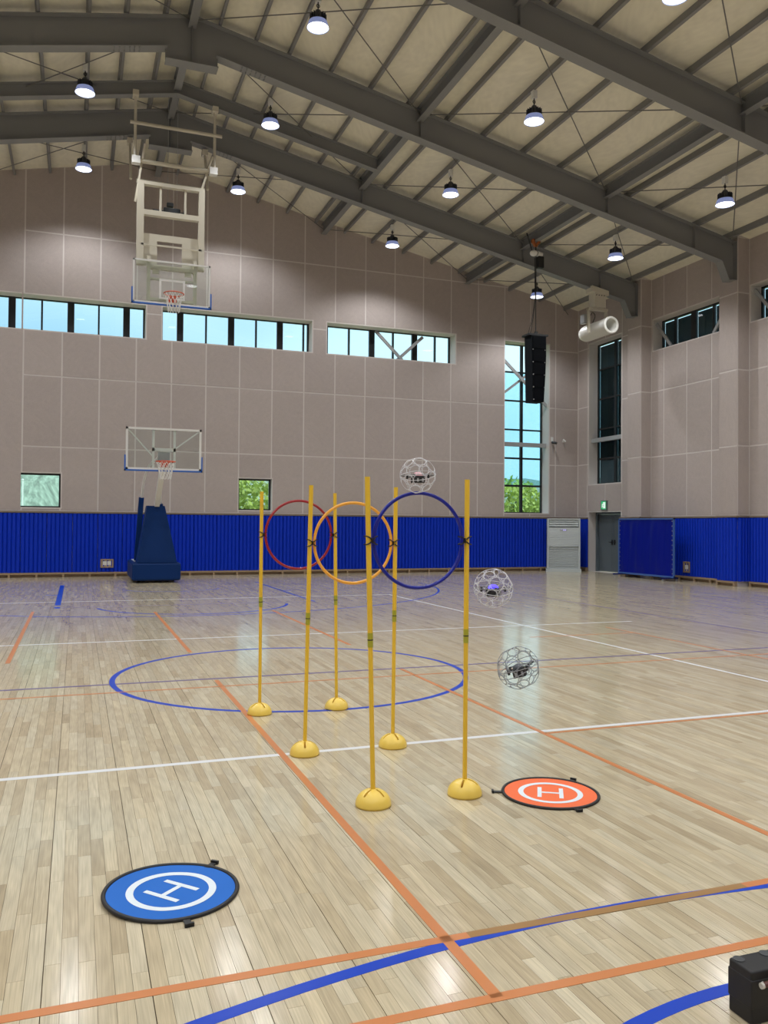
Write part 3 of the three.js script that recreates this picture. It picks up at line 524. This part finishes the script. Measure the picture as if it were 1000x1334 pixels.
  put('support_frame', [box(-0.58, -0.5, y0 + 0.06, y1 + 0.1, z - 0.02, z + 0.07), box(0.5, 0.58, y0 + 0.06, y1 + 0.1, z - 0.02, z + 0.07), box(-0.5, 0.5, y1 - 0.2, y1 - 0.12, z - 0.02, z + 0.07), box(-0.5, 0.5, y0 + 0.08, y0 + 0.15, z - 0.02, z + 0.07), box(-0.5, 0.5, y0 + 0.58, y0 + 0.63, z - 0.02, z + 0.05), box(-0.45, -0.3, y1 - 0.3, y1 - 0.2, z, z + 0.05), box(0.3, 0.45, y1 - 0.3, y1 - 0.2, z, z + 0.05)], mat_.offWhite, fr);
  put('edge_padding', [box(-h - 0.03, h + 0.03, y0 - 0.03, y0, z + 0.06, z + 0.125), box(-h - 0.03, -h, y0 - 0.03, y0 + 0.35, z + 0.06, z + 0.125), box(h, h + 0.03, y0 - 0.03, y0 + 0.35, z + 0.06, z + 0.125)], mat_.bluePad, fr);
  hoopParts(t, y0 + 0.16, z + 0.1);
}

// ================================================================ HANGING SPEAKER AND BLOWER
{
  const t = thing('line_speaker', 'tall black speaker column hanging on cables before the tall window', 'speaker', [12.42, 0, -21.1]);
  const spk = new THREE.MeshPhysicalMaterial({ color: lin(0.004, 0.006, 0.009), roughness: 0.8, specularIntensity: 0.3 });
  const s = [[-0.24, 7.06], [0.24, 7.06], [0.245, 6.5], [0.22, 5.9], [0.17, 5.15], [-0.2, 5.15], [-0.215, 5.9], [-0.235, 6.5]];
  put('cabinet', plate(s, -0.2, 0.2), spk, t);
  const g = []; for (let k = 0; k < 5; k++) g.push(box(-0.2 + k * 0.008, 0.21 - k * 0.01, 6.69 - k * 0.375, 7.03 - k * 0.375, 0.2, 0.215)); put('grille', g, new THREE.MeshPhysicalMaterial({ color: lin(0.003, 0.004, 0.006), roughness: 0.9, specularIntensity: 0.2 }), t);
  const pins = []; for (let k = 0; k < 5; k++) pins.push(new THREE.SphereGeometry(0.018, 8, 6).translate(-0.2 + k * 0.008, 6.65 - k * 0.36, 0.215), new THREE.SphereGeometry(0.014, 8, 6).translate(0.2 - k * 0.008, 6.65 - k * 0.36, 0.215)); put('pin', pins, mat_.grey, t);
  put('top_bumper', [box(-0.33, 0.31, 7.06, 7.11, -0.2, 0.2), box(-0.02, 0.06, 7.11, 7.22, -0.03, 0.03)], mat_.black, t);
  put('cable', [rod(V(0.01, 7.2, 0), V(0.01, 9.39, 0), 0.013, 6), rod(V(-0.06, 9.35, 0.05), V(-0.04, 8.2, 0.05), 0.012, 6), tube([V(-0.04, 8.2, 0.05), V(-0.09, 7.7, 0.05), V(-0.2, 7.1, 0.05)], 0.01, 12, 5), tube([V(-0.05, 8.2, 0.06), V(-0.14, 7.6, 0.06), V(-0.28, 7.1, 0.06)], 0.008, 12, 5)], mat_.black, t);
  const hst = thing('chain_hoist', 'chain hoist with white motor and orange clamp above the black speaker', 'hoist', [12.42, 0, -21.1]);
  put('motor', [new THREE.SphereGeometry(0.1, 14, 10).scale(1.15, 0.9, 1).translate(-0.07, 9.5, 0), rod(V(0.06, 9.5, 0), V(0.2, 9.47, 0), 0.08, 12)], mat_.white, hst);
  put('chain_bag', rbox(0.045, 0.24, 9.08, 9.42, -0.09, 0.09, 0.03), mat_.black, hst);
  put('hook', [rod(V(0.0, 9.58, 0), V(0.0, 9.72, 0), 0.02, 8)], mat_.black, hst);
  put('beam_clamp', [bar(V(-0.1, 9.86, 0), V(0.0, 9.7, 0), 0.06, 0.08), bar(V(0.1, 9.86, 0), V(0.0, 9.7, 0), 0.06, 0.08), box(-0.12, -0.06, 9.8, 9.9, -0.06, 0.06), box(0.06, 0.12, 9.8, 9.9, -0.06, 0.06)], mat(0.42, 0.12, 0.03, 0.5), hst);
  put('power_cable', tube([V(-0.12, 9.55, 0), V(-0.22, 9.85, 0.0), V(-0.3, 10.06, 0)], 0.018, 10, 6), mat_.black, hst);
}
{
  const t = thing('jet_blower', 'white cylindrical blower in a cream yoke under the roof rafter', 'blower', [15.05, 0, -21.85]);
  const r = 0.25, y = 7.66;
  put('barrel', new THREE.LatheGeometry([[0.0, -0.78], [0.12, -0.77], [0.2, -0.72], [0.24, -0.62], [r, -0.5], [r, 0.66], [0.262, 0.68], [0.265, 0.72], [0.25, 0.75], [0.2, 0.75], [0.185, 0.72], [0.18, -0.6], [0.0, -0.6]].map((p) => new THREE.Vector2(...p)), 36).rotateX(Math.PI / 2).translate(0, y, 0), mat(0.7, 0.69, 0.64, 0.4), t);
  put('yoke', [box(-0.35, -0.28, y - 0.1, y + 0.67, -0.04, 0.04), box(0.28, 0.35, y - 0.1, y + 0.67, -0.04, 0.04), box(-0.35, 0.35, y + 0.6, y + 0.67, -0.07, 0.07), cyl(-0.28, y - 0.04, 0, 0.03, 0.08, 10), cyl(0.28, y - 0.04, 0, 0.03, 0.08, 10)], mat_.offWhite, t);
  put('drop_bracket', [box(-0.2, 0.2, y + 0.67, 8.8, -0.16, 0.16), plate([[-0.3, 8.8], [0.3, 8.71], [0.3, 8.86], [-0.3, 8.98]], -0.18, 0.18)], mat_.offWhite, t);
  put('bolt', [0, 1, 2, 3].map((k) => new THREE.CylinderGeometry(0.016, 0.016, 0.02, 6).rotateX(Math.PI / 2).translate(-0.14 + k * 0.093, 8.7, 0.165)), mat_.charcoal, t);
  put('junction_box', rbox(-0.42, -0.3, y + 0.2, y + 0.48, -0.3, -0.08, 0.015), mat_.grey, t);
  put('lead', tube([V(-0.2, y + 0.2, 0.05), V(-0.12, y + 0.42, 0.06), V(-0.2, y + 0.52, 0.05), V(-0.27, y + 0.42, 0.03)], 0.012, 16, 6), mat_.black, t);
}

// ================================================================ THINGS ALONG THE WALLS
{ // floor-standing air conditioner
  const t = thing('air_conditioner', 'white floor-standing air conditioner with louvred front in the corner', 'air conditioner', [15.8, 0, -24.88], -0.5);
  put('cabinet', [box(-0.56, 0.56, 0.1, 1.84, -0.42, -0.06), box(-0.59, 0.59, 0.0, 0.1, -0.44, 0.14), rbox(-0.56, -0.5, 0.1, 1.84, -0.08, 0.1, 0.012), rbox(0.5, 0.56, 0.1, 1.84, -0.08, 0.1, 0.012), box(-0.5, 0.5, 1.8, 1.84, -0.06, 0.098), box(-0.5, 0.5, 0.9, 1.53, -0.06, 0.1), box(-0.5, 0.5, 0.1, 0.13, -0.06, 0.098)], mat_.lightGrey, t);
  for (const y of [1.6, 1.68, 1.76]) put('vane', box(-0.49, 0.49, -0.035, 0.035, -0.006, 0.006).rotateX(-0.6).translate(0, y, 0.06), mat_.lightGrey, t);
  for (let k = 0; k < 22; k++) { const y = 0.16 + k * 0.058, q = k < 13 ? 0.0125 : 0.026; put('louvre', box(-0.5, 0.5, -q, q, -0.008, 0.008).rotateX(k < 13 ? -0.5 : -0.2).translate(0, y, k < 13 ? 0.09 : 0.105), mat_.lightGrey, t); }
  const d = put('display', box(-0.14, 0.1, 1.41, 1.475, 0.1, 0.118), mat(0.4, 0.42, 0.45, 0.3), t);
  put('digit_light', [box(-0.02, 0.02, 1.425, 1.46, 0.118, 0.12), box(0.035, 0.075, 1.425, 1.46, 0.118, 0.12), box(-0.1, -0.06, 1.46, 1.468, 0.118, 0.12)], new THREE.MeshStandardMaterial({ color: 0x222222, emissive: lin(0.55, 0.5, 1), emissiveIntensity: 1.3 }), d);
}
{ // rolling screen
  const t = thing('rolling_screen', 'dark blue fabric screen on a wheeled frame against side wall', 'screen', [16.13, 0, -20.9]);
  { const g = new THREE.PlaneGeometry(2.54, 1.65, 90, 20).rotateY(-Math.PI / 2).translate(0, 0.975, 0), p = g.attributes.position; for (let i = 0; i < p.count; i++) { const y = p.getY(i), z = p.getZ(i), e = Math.min(1, (1.27 - Math.abs(z)) * 6) * Math.min(1, (1.8 - y) * 5, (y - 0.15) * 5); p.setX(i, e * (0.012 * Math.sin(z * 7 + y * 0.8) + 0.007 * Math.sin(z * 19 - y * 1.5))); } g.computeVertexNormals(); put('fabric', g, new THREE.MeshPhysicalMaterial({ color: lin(0.001, 0.008, 0.24), roughness: 0.35, specularIntensity: 0.5, side: THREE.DoubleSide }), t); }
  put('frame', [box(-0.03, 0.03, 0.1, 0.15, -1.31, 1.31), box(-0.025, 0.025, 1.79, 1.83, -1.31, 1.31), box(-0.025, 0.025, 0.1, 1.83, -1.31, -1.27), box(-0.025, 0.025, 0.1, 1.83, 1.27, 1.31)], mat(0.06, 0.14, 0.4, 0.4), t);
  const ey = []; for (let k = 0; k < 12; k++) for (const s of [-1, 1]) ey.push(new THREE.TorusGeometry(0.012, 0.004, 5, 10).rotateY(Math.PI / 2).translate(-0.014, 0.22 + k * 0.138, s * 1.23)); put('eyelets', ey, mat_.grey, t);
  for (const z of [-1.15, 1.15]) {
    const f = put('foot', [box(-0.32, 0.25, 0.07, 0.11, z - 0.03, z + 0.03)], mat(0.004, 0.01, 0.12, 0.4), t);
    for (const x of [-0.28, 0.2]) put('caster', [new THREE.CylinderGeometry(0.03, 0.03, 0.025, 12).rotateX(Math.PI / 2).translate(x, 0.03, z), box(x - 0.015, x + 0.015, 0.04, 0.075, z - 0.02, z + 0.02)], mat_.grey, f);
  }
}
{ // exit sign
  const c = document.createElement('canvas'); c.width = 128; c.height = 128; const k = c.getContext('2d');
  k.fillStyle = '#27b870'; k.fillRect(0, 0, 128, 128); k.fillStyle = '#e9fff2'; k.fillRect(66, 14, 50, 100); k.fillStyle = '#27b870'; k.strokeStyle = '#f4fff8'; k.lineWidth = 12; k.lineCap = 'round';
  k.beginPath(); k.moveTo(52, 44); k.lineTo(44, 74); k.lineTo(58, 86); k.lineTo(52, 108); k.moveTo(44, 74); k.lineTo(28, 92); k.lineTo(14, 90); k.moveTo(52, 46); k.lineTo(72, 60); k.moveTo(50, 46); k.lineTo(30, 52); k.lineTo(24, 66); k.stroke();
  k.fillStyle = '#f4fff8'; k.beginPath(); k.arc(58, 26, 10, 0, 7); k.fill();
  const tx = new THREE.CanvasTexture(c); tx.colorSpace = THREE.SRGBColorSpace;
  const t = thing('exit_sign', 'lit green running-figure exit sign above the grey door', 'sign', [16.87, 2.3, -24.05]);
  put('housing', box(-0.03, 0.03, -0.16, 0.16, -0.16, 0.16), mat(0.12, 0.2, 0.17, 0.5), t);
  put('face', new THREE.PlaneGeometry(0.27, 0.27).rotateY(-Math.PI / 2).translate(-0.032, 0, 0), new THREE.MeshStandardMaterial({ color: 0x222222, emissive: 0xffffff, emissiveMap: tx, emissiveIntensity: 0.9 }), t);
}
{ // recessed sockets in the padding
  const a = thing('wall_socket', 'wood-framed socket in the blue padding beside basketball stand', 'socket', [0.84, 0.39, ZB + 0.09]);
  put('frame', [box(-0.18, 0.18, 0.09, 0.125, -0.06, 0.015), box(-0.18, 0.18, -0.125, -0.09, -0.06, 0.015), box(-0.18, -0.14, -0.09, 0.09, -0.06, 0.015), box(0.14, 0.18, -0.09, 0.09, -0.06, 0.015)], mat_.woodTrim, a);
  put('socket_plate', box(-0.14, 0.14, -0.09, 0.09, -0.06, -0.005), mat(0.45, 0.38, 0.3, 0.6), a); put('outlet', [box(-0.11, -0.01, -0.05, 0.06, -0.005, 0.004), box(0.01, 0.11, -0.05, 0.06, -0.005, 0.004)], mat_.white, a);
  const b = thing('wall_socket', 'wood-framed socket in the blue padding beside rolling screen', 'socket', [XR - 0.09, 0.4, -19.88], -Math.PI / 2);
  put('frame', [box(-0.14, 0.14, 0.12, 0.16, -0.06, 0.015), box(-0.14, 0.14, -0.16, -0.12, -0.06, 0.015), box(-0.14, -0.1, -0.12, 0.12, -0.06, 0.015), box(0.1, 0.14, -0.12, 0.12, -0.06, 0.015)], mat_.woodTrim, b);
  put('socket_plate', box(-0.1, 0.1, -0.12, 0.12, -0.06, -0.005), mat(0.45, 0.38, 0.3, 0.6), b); put('outlet', box(-0.06, 0.06, -0.06, 0.06, -0.005, 0.004), mat_.white, b);
}
{ // camera and sensor by the tall window
  const a = thing('security_camera', 'small dark security camera on the edge of tall window', 'camera', [15.82, 4.6, ZB]);
  put('bracket', [box(-0.04, 0.04, -0.02, 0.14, 0, 0.03), rod(V(0, 0.02, 0.03), V(0, -0.03, 0.1), 0.015, 8)], mat_.white, a); put('body', rod(V(-0.04, -0.05, 0.07), V(0.06, -0.09, 0.22), 0.045, 12), mat_.charcoal, a); put('lead', tube([V(0, -0.06, 0.03), V(0.03, -0.25, 0.01), V(0.05, -0.45, 0.01)], 0.008, 12, 5), mat_.grey, a);
  const b = thing('wall_sensor', 'small white sensor with dangling lead between tall window and corner', 'sensor', [16.28, 4.6, ZB]);
  put('bracket', [rod(V(0, 0, 0), V(-0.03, 0.04, 0.1), 0.014, 8), cyl(0, -0.03, 0.01, 0.03, 0.06, 10)], mat_.white, b); put('body', rod(V(-0.06, 0.07, 0.1), V(0.02, -0.02, 0.14), 0.035, 12), mat_.white, b); put('lead', tube([V(0.02, -0.03, 0.02), V(0.05, -0.12, 0.015), V(0.06, -0.2, 0.01)], 0.007, 10, 5), mat_.grey, b);
}

// ================================================================ SLALOM POLES, HOOPS, CLIPS
{
  const R = 0.1, ev = new Evaluator(); ev.useGroups = false; ev.attributes = ['position', 'normal', 'uv'];
  const prof = [[0.0001, 0], [R, 0], [R * 1.01, 0.012]]; for (let i = 1; i <= 10; i++) { const a = i / 10 * Math.PI / 2 * 0.97; prof.push([R * Math.cos(a), 0.012 + 0.082 * Math.sin(a)]); } prof.push([0.0001, 0.0945]);
  let dome = new Brush(flat(new THREE.LatheGeometry(prof.map((p) => new THREE.Vector2(...p)), 40))); dome.updateMatrixWorld();
  for (let k = 0; k < 4; k++) { const s = new Brush(flat(rbox(0.018, 0.078, 0.036, 0.16, -0.0065, 0.0065, 0.006, 2).rotateZ(0).rotateY(k * Math.PI / 2 + 0.0))); s.updateMatrixWorld(); dome = ev.evaluate(dome, s, SUBTRACTION); dome.updateMatrixWorld(); }
  const domeGeo = dome.geometry.clone();
  const rows = [[-6.8, 1.43, 1.43, 2.09, 2.06, 'red'], [-5.51, 1.47, 1.5, 2.11, 2.12, 'yellow'], [-4.39, 1.568, 1.518, 2.13, 2.135, 'blue']];
  const hoopM = { red: mat_.redHoop, yellow: mat_.yellowHoop, blue: mat_.blueHoop };
  let turn = 0.35;
  for (const [z, x0, t0, x1, t1, c] of rows) {
    for (const [xb, xt, side] of [[x0, t0, 'blue'], [x1, t1, 'orange']]) {
      const p = thing('slalom_pole', `yellow slalom pole holding the ${c} hoop, on the ${side} landing pad's side`, 'pole', [xb, 0, z], 0, 'yellow slalom poles');
      const b = put('base', domeGeo, mat_.yellowBase, p); b.rotation.y = turn; turn += c === 'red' ? 0.5 : 0.37;
      put('slot_lining', [0, 1, 2, 3].map((k) => box(0.02, 0.077, 0.03, 0.04, -0.0064, 0.0064).rotateY(k * Math.PI / 2)), mat_.slot, b);
      const lean = (y) => V((xt - xb) * y / 1.83, y, 0);
      const pole = part('pole', p);
      put('lower_tube', rod(lean(0.085), lean(0.925), 0.0135, 14), mat_.yellow, pole);
      put('upper_tube', rod(lean(0.925), lean(1.83), 0.015, 14), mat_.yellow, pole);
      put('joint_sleeve', rod(lean(0.88), lean(0.96), 0.0158, 14), mat_.jointBand, pole);
      put('joint_ring', rod(lean(0.918), lean(0.924), 0.0165, 14), mat_.black, pole);
    }
    const yc = c === 'yellow' ? 1.435 : 1.475, xa = x0 + (t0 - x0) * yc / 1.83, xb = x1 + (t1 - x1) * yc / 1.83, cx = (xa + xb) / 2, rr = (xb - xa) / 2 - 0.033;
    const h = put('hoop', new THREE.TorusGeometry(rr, 0.0105, 12, 96), hoopM[c]); h.position.set(cx, yc, z); h.rotation.y = c === 'red' ? 0.03 : -0.02;
    tag(h, { red: 'dark red plastic hoop clipped between the farthest poles', yellow: 'orange-yellow plastic hoop clipped between the middle poles', blue: 'navy blue plastic hoop below the drone with pink light' }[c], 'hoop', 'plastic hoops on poles');
    for (const [s, px, side] of [[1, xa, 'blue'], [-1, xb, 'orange']]) {
      const k = thing('pole_clip', `black two-way clip joining the ${c} hoop to the pole on ${side} landing pad's side`, 'clip', [px, yc, z], s > 0 ? 0 : Math.PI, 'black hoop clips');
      const claw = (cx, dir, r) => { const g = []; for (const q of [1, -1]) g.push(tube([V(cx + dir * 0.006 - dir * r * 1.1, q * 0.006, 0.0), V(cx - dir * r * 0.3, q * 0.013, 0.0), V(cx + dir * r * 0.6, q * 0.02, 0), V(cx + dir * r * 1.5, q * 0.024, 0)], 0.0042, 10, 6)); return g; };
      put('pole_claw', claw(0.0, -1, 0.0145).flatMap((g) => [g.clone().translate(0, 0, 0.0198), g.translate(0, 0, -0.0198)]).concat([box(0.0158, 0.021, -0.014, 0.014, -0.022, 0.022)]), mat_.black, k);
      put('hoop_claw', claw(0.033, 1, 0.011).flatMap((g) => [g.clone().translate(0, 0, 0.0152), g.translate(0, 0, -0.0152)]).concat([box(0.0165, 0.0222, -0.011, 0.011, -0.019, 0.019)]), mat_.black, k);
    }
  }
}

// ================================================================ LANDING PADS
function landingPad(label, x, z, turn, cloth, tabs, wob) {
  const t = thing('landing_pad', label, 'landing pad', [x, 0, z], turn), R = 0.28;
  const hgt = (r, a) => 0.005 + wob * Math.pow(r / R, 2) * Math.max(0, Math.cos(a - 2.6)) ;
  const sheet = (r0, r1, dy, th) => { // ring sheet following the pad's slight lift
    const g = new THREE.RingGeometry(r0, r1, 64, 4).rotateX(-Math.PI / 2), p = g.attributes.position;
    for (let i = 0; i < p.count; i++) { const r = Math.hypot(p.getX(i), p.getZ(i)), a = Math.atan2(p.getZ(i), p.getX(i)); p.setY(i, hgt(r, a) + dy); } g.computeVertexNormals(); return g;
  };
  put('cloth', [sheet(0.0001, R - 0.008, 0.0022), sheet(0.0001, R - 0.008, -0.001)], cloth, t);
  const pts = []; for (let i = 0; i < 64; i++) { const a = i / 64 * Math.PI * 2; pts.push(V(Math.cos(a) * (R - 0.006), hgt(R, a) + 0.002, Math.sin(a) * (R - 0.006))); }
  put('rim', tube(pts, 0.0095, 128, 8, true).scale(1, 0.9, 1), mat_.black, t);
  const mk = mat(0.72, 0.8, 0.86, 0.6);
  put('ring_marking', sheet(0.155, 0.186, 0.0032), mk, t);
  const flatOn = (g) => { const p = g.attributes.position; for (let i = 0; i < p.count; i++) p.setY(i, p.getY(i) + hgt(Math.hypot(p.getX(i), p.getZ(i)), Math.atan2(p.getZ(i), p.getX(i))) - 0.005); return g; };
  put('letter_h', [box(-0.09, 0.09, 0.0075, 0.0083, -0.074, -0.05), box(-0.09, 0.09, 0.0075, 0.0083, 0.05, 0.074), box(-0.011, 0.011, 0.0075, 0.0083, -0.05, 0.05)].map(flatOn), mk, t);
  for (const [a, l] of tabs) put('peg_loop', [box(R - 0.02, R + l, 0.004, 0.008, -0.014, 0.014), box(R + l - 0.012, R + l, 0.001, 0.016, -0.018, 0.018)].map((g) => g.rotateY(-a)), mat_.black, t);
}
{
  // the bars of the H run along local x
  const aim = (dx, dz) => -Math.atan2(dz, dx);
  const tb = aim(0.12, 0.133), to = aim(-0.095, 0.16);
  const loc = (list, turn) => list.map(([dx, dz, l]) => [Math.atan2(dz, dx) + turn, l]);
  landingPad('round blue drone landing pad with white H and black rim', 0.395, -3.635, tb, mat(0.008, 0.135, 0.55, 0.8), loc([[0.215, -0.235, 0.05], [0.035, 0.35, 0.06], [-0.26, -0.08, 0.0]], tb), 0.012);
  landingPad('round orange drone landing pad with white H and black rim', 2.61, -4.24, to, mat(0.86, 0.16, 0.05, 0.75), loc([[-0.313, -0.136, 0.06], [0.26, -0.17, 0.05], [-0.012, 0.318, 0.045]], to), 0.004);
}

// ================================================================ CAGED DRONES
{
  const phi = (1 + Math.sqrt(5)) / 2, ico = [];
  for (const a of [-1, 1]) for (const b of [-phi, phi]) ico.push(V(0, a, b), V(a, b, 0), V(b, 0, a));
  ico.forEach((v) => v.normalize());
  const mn = Math.min(...ico.slice(1).map((v) => v.distanceTo(ico[0]))), near = (a, b) => Math.abs(a.distanceTo(b) - mn) < 0.01;
  const faces = []; for (let i = 0; i < 12; i++) for (let j = i + 1; j < 12; j++) for (let k = j + 1; k < 12; k++) if (near(ico[i], ico[j]) && near(ico[j], ico[k]) && near(ico[i], ico[k])) faces.push(ico[i].clone().add(ico[j]).add(ico[k]).normalize());
  const verts = []; for (let i = 0; i < 12; i++) for (let j = 0; j < 12; j++) if (i !== j && near(ico[i], ico[j])) verts.push(ico[i].clone().lerp(ico[j], 1 / 3).normalize());
  const RC = 0.1;
  const ring = (d, r, w) => new THREE.TorusGeometry(r, w, 5, Math.max(10, Math.round(r * 700))).applyQuaternion(new THREE.Quaternion().setFromUnitVectors(V(0, 0, 1), d)).translate(d.x * Math.sqrt(RC * RC - r * r), d.y * Math.sqrt(RC * RC - r * r), d.z * Math.sqrt(RC * RC - r * r));
  const cageGeo = M([...ico.map((d) => ring(d, 0.0275, 0.00125)), ...faces.map((d) => ring(d, 0.0345, 0.00125)), ...verts.map((d) => ring(d, 0.0066, 0.0012)), new THREE.TorusGeometry(RC, 0.0016, 6, 72).rotateX(Math.PI / 2)]).rotateZ(0.2).rotateX(0.25);
  const eqGeo = new THREE.TorusGeometry(RC * 0.985, 0.0016, 6, 72).rotateX(Math.PI / 2);
  const cageM = mat(0.75, 0.76, 0.8, 0.35);
  const drones = [
    [V(1.785, 1.84, -4.3), 0.1, 0.02, lin(0.9, 0.5, 0.55), 0.35, 'caged drone with pink light hovering over the navy blue hoop', false],
    [V(2.02, 1.24, -3.84), 0.5, 0.0, lin(0.1, 0.07, 1.0), 1.6, 'caged drone with glowing blue light hovering before the blue padding', false],
    [V(1.97, 0.89, -3.49), -0.6, 0.28, lin(0.1, 0.12, 0.14), 0.1, 'lowest caged drone, tilted, over the bright window reflection on floor', true],
  ];
  for (const [p, yaw, tilt, lc, li, lab, darkCage] of drones) {
    const t = thing('caged_drone', lab, 'drone', [p.x, p.y, p.z], yaw, 'caged soccer drones'); t.rotation.z = tilt;
    put('cage', cageGeo, darkCage ? mat(0.33, 0.35, 0.38, 0.35) : cageM, t); put('equator_ring', eqGeo, mat_.grey, t);
    const body = put('body', [rbox(-0.026, 0.026, -0.03, -0.002, -0.03, 0.03, 0.006), rbox(-0.03, 0.03, -0.042, -0.012, 0.006, 0.03, 0.004), rbox(-0.03, 0.03, -0.042, -0.012, -0.03, -0.006, 0.004)], mat_.black, t);
    put('side_window', [box(-0.021, -0.01, -0.036, -0.016, 0.03, 0.031), box(0.01, 0.021, -0.036, -0.016, 0.03, 0.031)], mat_.grey, body);
    put('light_dome', new THREE.SphereGeometry(0.0275, 18, 10, 0, Math.PI * 2, 0, Math.PI / 2).scale(1, 0.75, 1).translate(0, -0.001, 0), new THREE.MeshStandardMaterial({ color: lc.clone().multiplyScalar(0.6), roughness: 0.4, emissive: lc, emissiveIntensity: li }), t);
    for (let k = 0; k < 4; k++) {
      const a = k * Math.PI / 2 + Math.PI / 4, x = Math.cos(a) * 0.062, z = Math.sin(a) * 0.062;
      const arm = put('arm', [bar(V(Math.cos(a) * 0.015, -0.008, Math.sin(a) * 0.015), V(x, -0.008, z), 0.006, 0.005, V(0, 1, 0)), bar(V(x, -0.006, z), V(x * 1.56, 0, z * 1.56), 0.004, 0.003, V(0, 1, 0))], mat_.charcoal, t);
      put('motor', cyl(x, -0.018, z, 0.0062, 0.022, 12), mat_.black, arm);
      const pr = []; for (const s of [0, Math.PI]) pr.push(box(0, 0.031, -0.0004, 0.0006, -0.0035, 0.0035).rotateX(0.25).rotateY(s + k * 0.9 + 0.3).translate(x, 0.006, z)); put('propeller', pr, mat_.charcoal, arm);
    }
  }
}

// ================================================================ BLACK CASE AT THE EDGE OF THE FRAME
{
  const t = thing('equipment_case', 'black equipment case with brown handle standing on the near court lines', 'case', [2.0, 0, -2.165]);
  put('shell', [rbox(0.0, 0.2, 0.0, 0.168, 0.0, 0.1, 0.008, 3), rbox(-0.002, 0.202, 0.05, 0.142, -0.002, 0.102, 0.006, 3)], mat(0.01, 0.01, 0.011, 0.55), t);
  for (const [x, z] of [[0.022, 0.022], [0.13, 0.022], [0.178, 0.078]]) put('recess_cap', [cyl(x, 0.168, z, 0.017, 0.002, 20), new THREE.TorusGeometry(0.017, 0.002, 6, 20).rotateX(Math.PI / 2).translate(x, 0.169, z)], mat(0.05, 0.055, 0.06, 0.35), t);
  const h = put('handle', tube([V(0.03, 0.13, 0.115), V(0.08, 0.139, 0.122), V(0.13, 0.139, 0.122), V(0.19, 0.13, 0.115)], 0.0085, 20, 10), mat(0.09, 0.025, 0.018, 0.4), t);
  put('pin', [rod(V(0.022, 0.13, 0.115), V(0.031, 0.13, 0.115), 0.0095, 14), rod(V(0.04, 0.13, 0.1), V(0.04, 0.131, 0.116), 0.005, 8), rod(V(0.18, 0.13, 0.1), V(0.18, 0.131, 0.116), 0.005, 8)], mat(0.6, 0.58, 0.52, 0.4), h);
}

renderer.render(scene, camera);
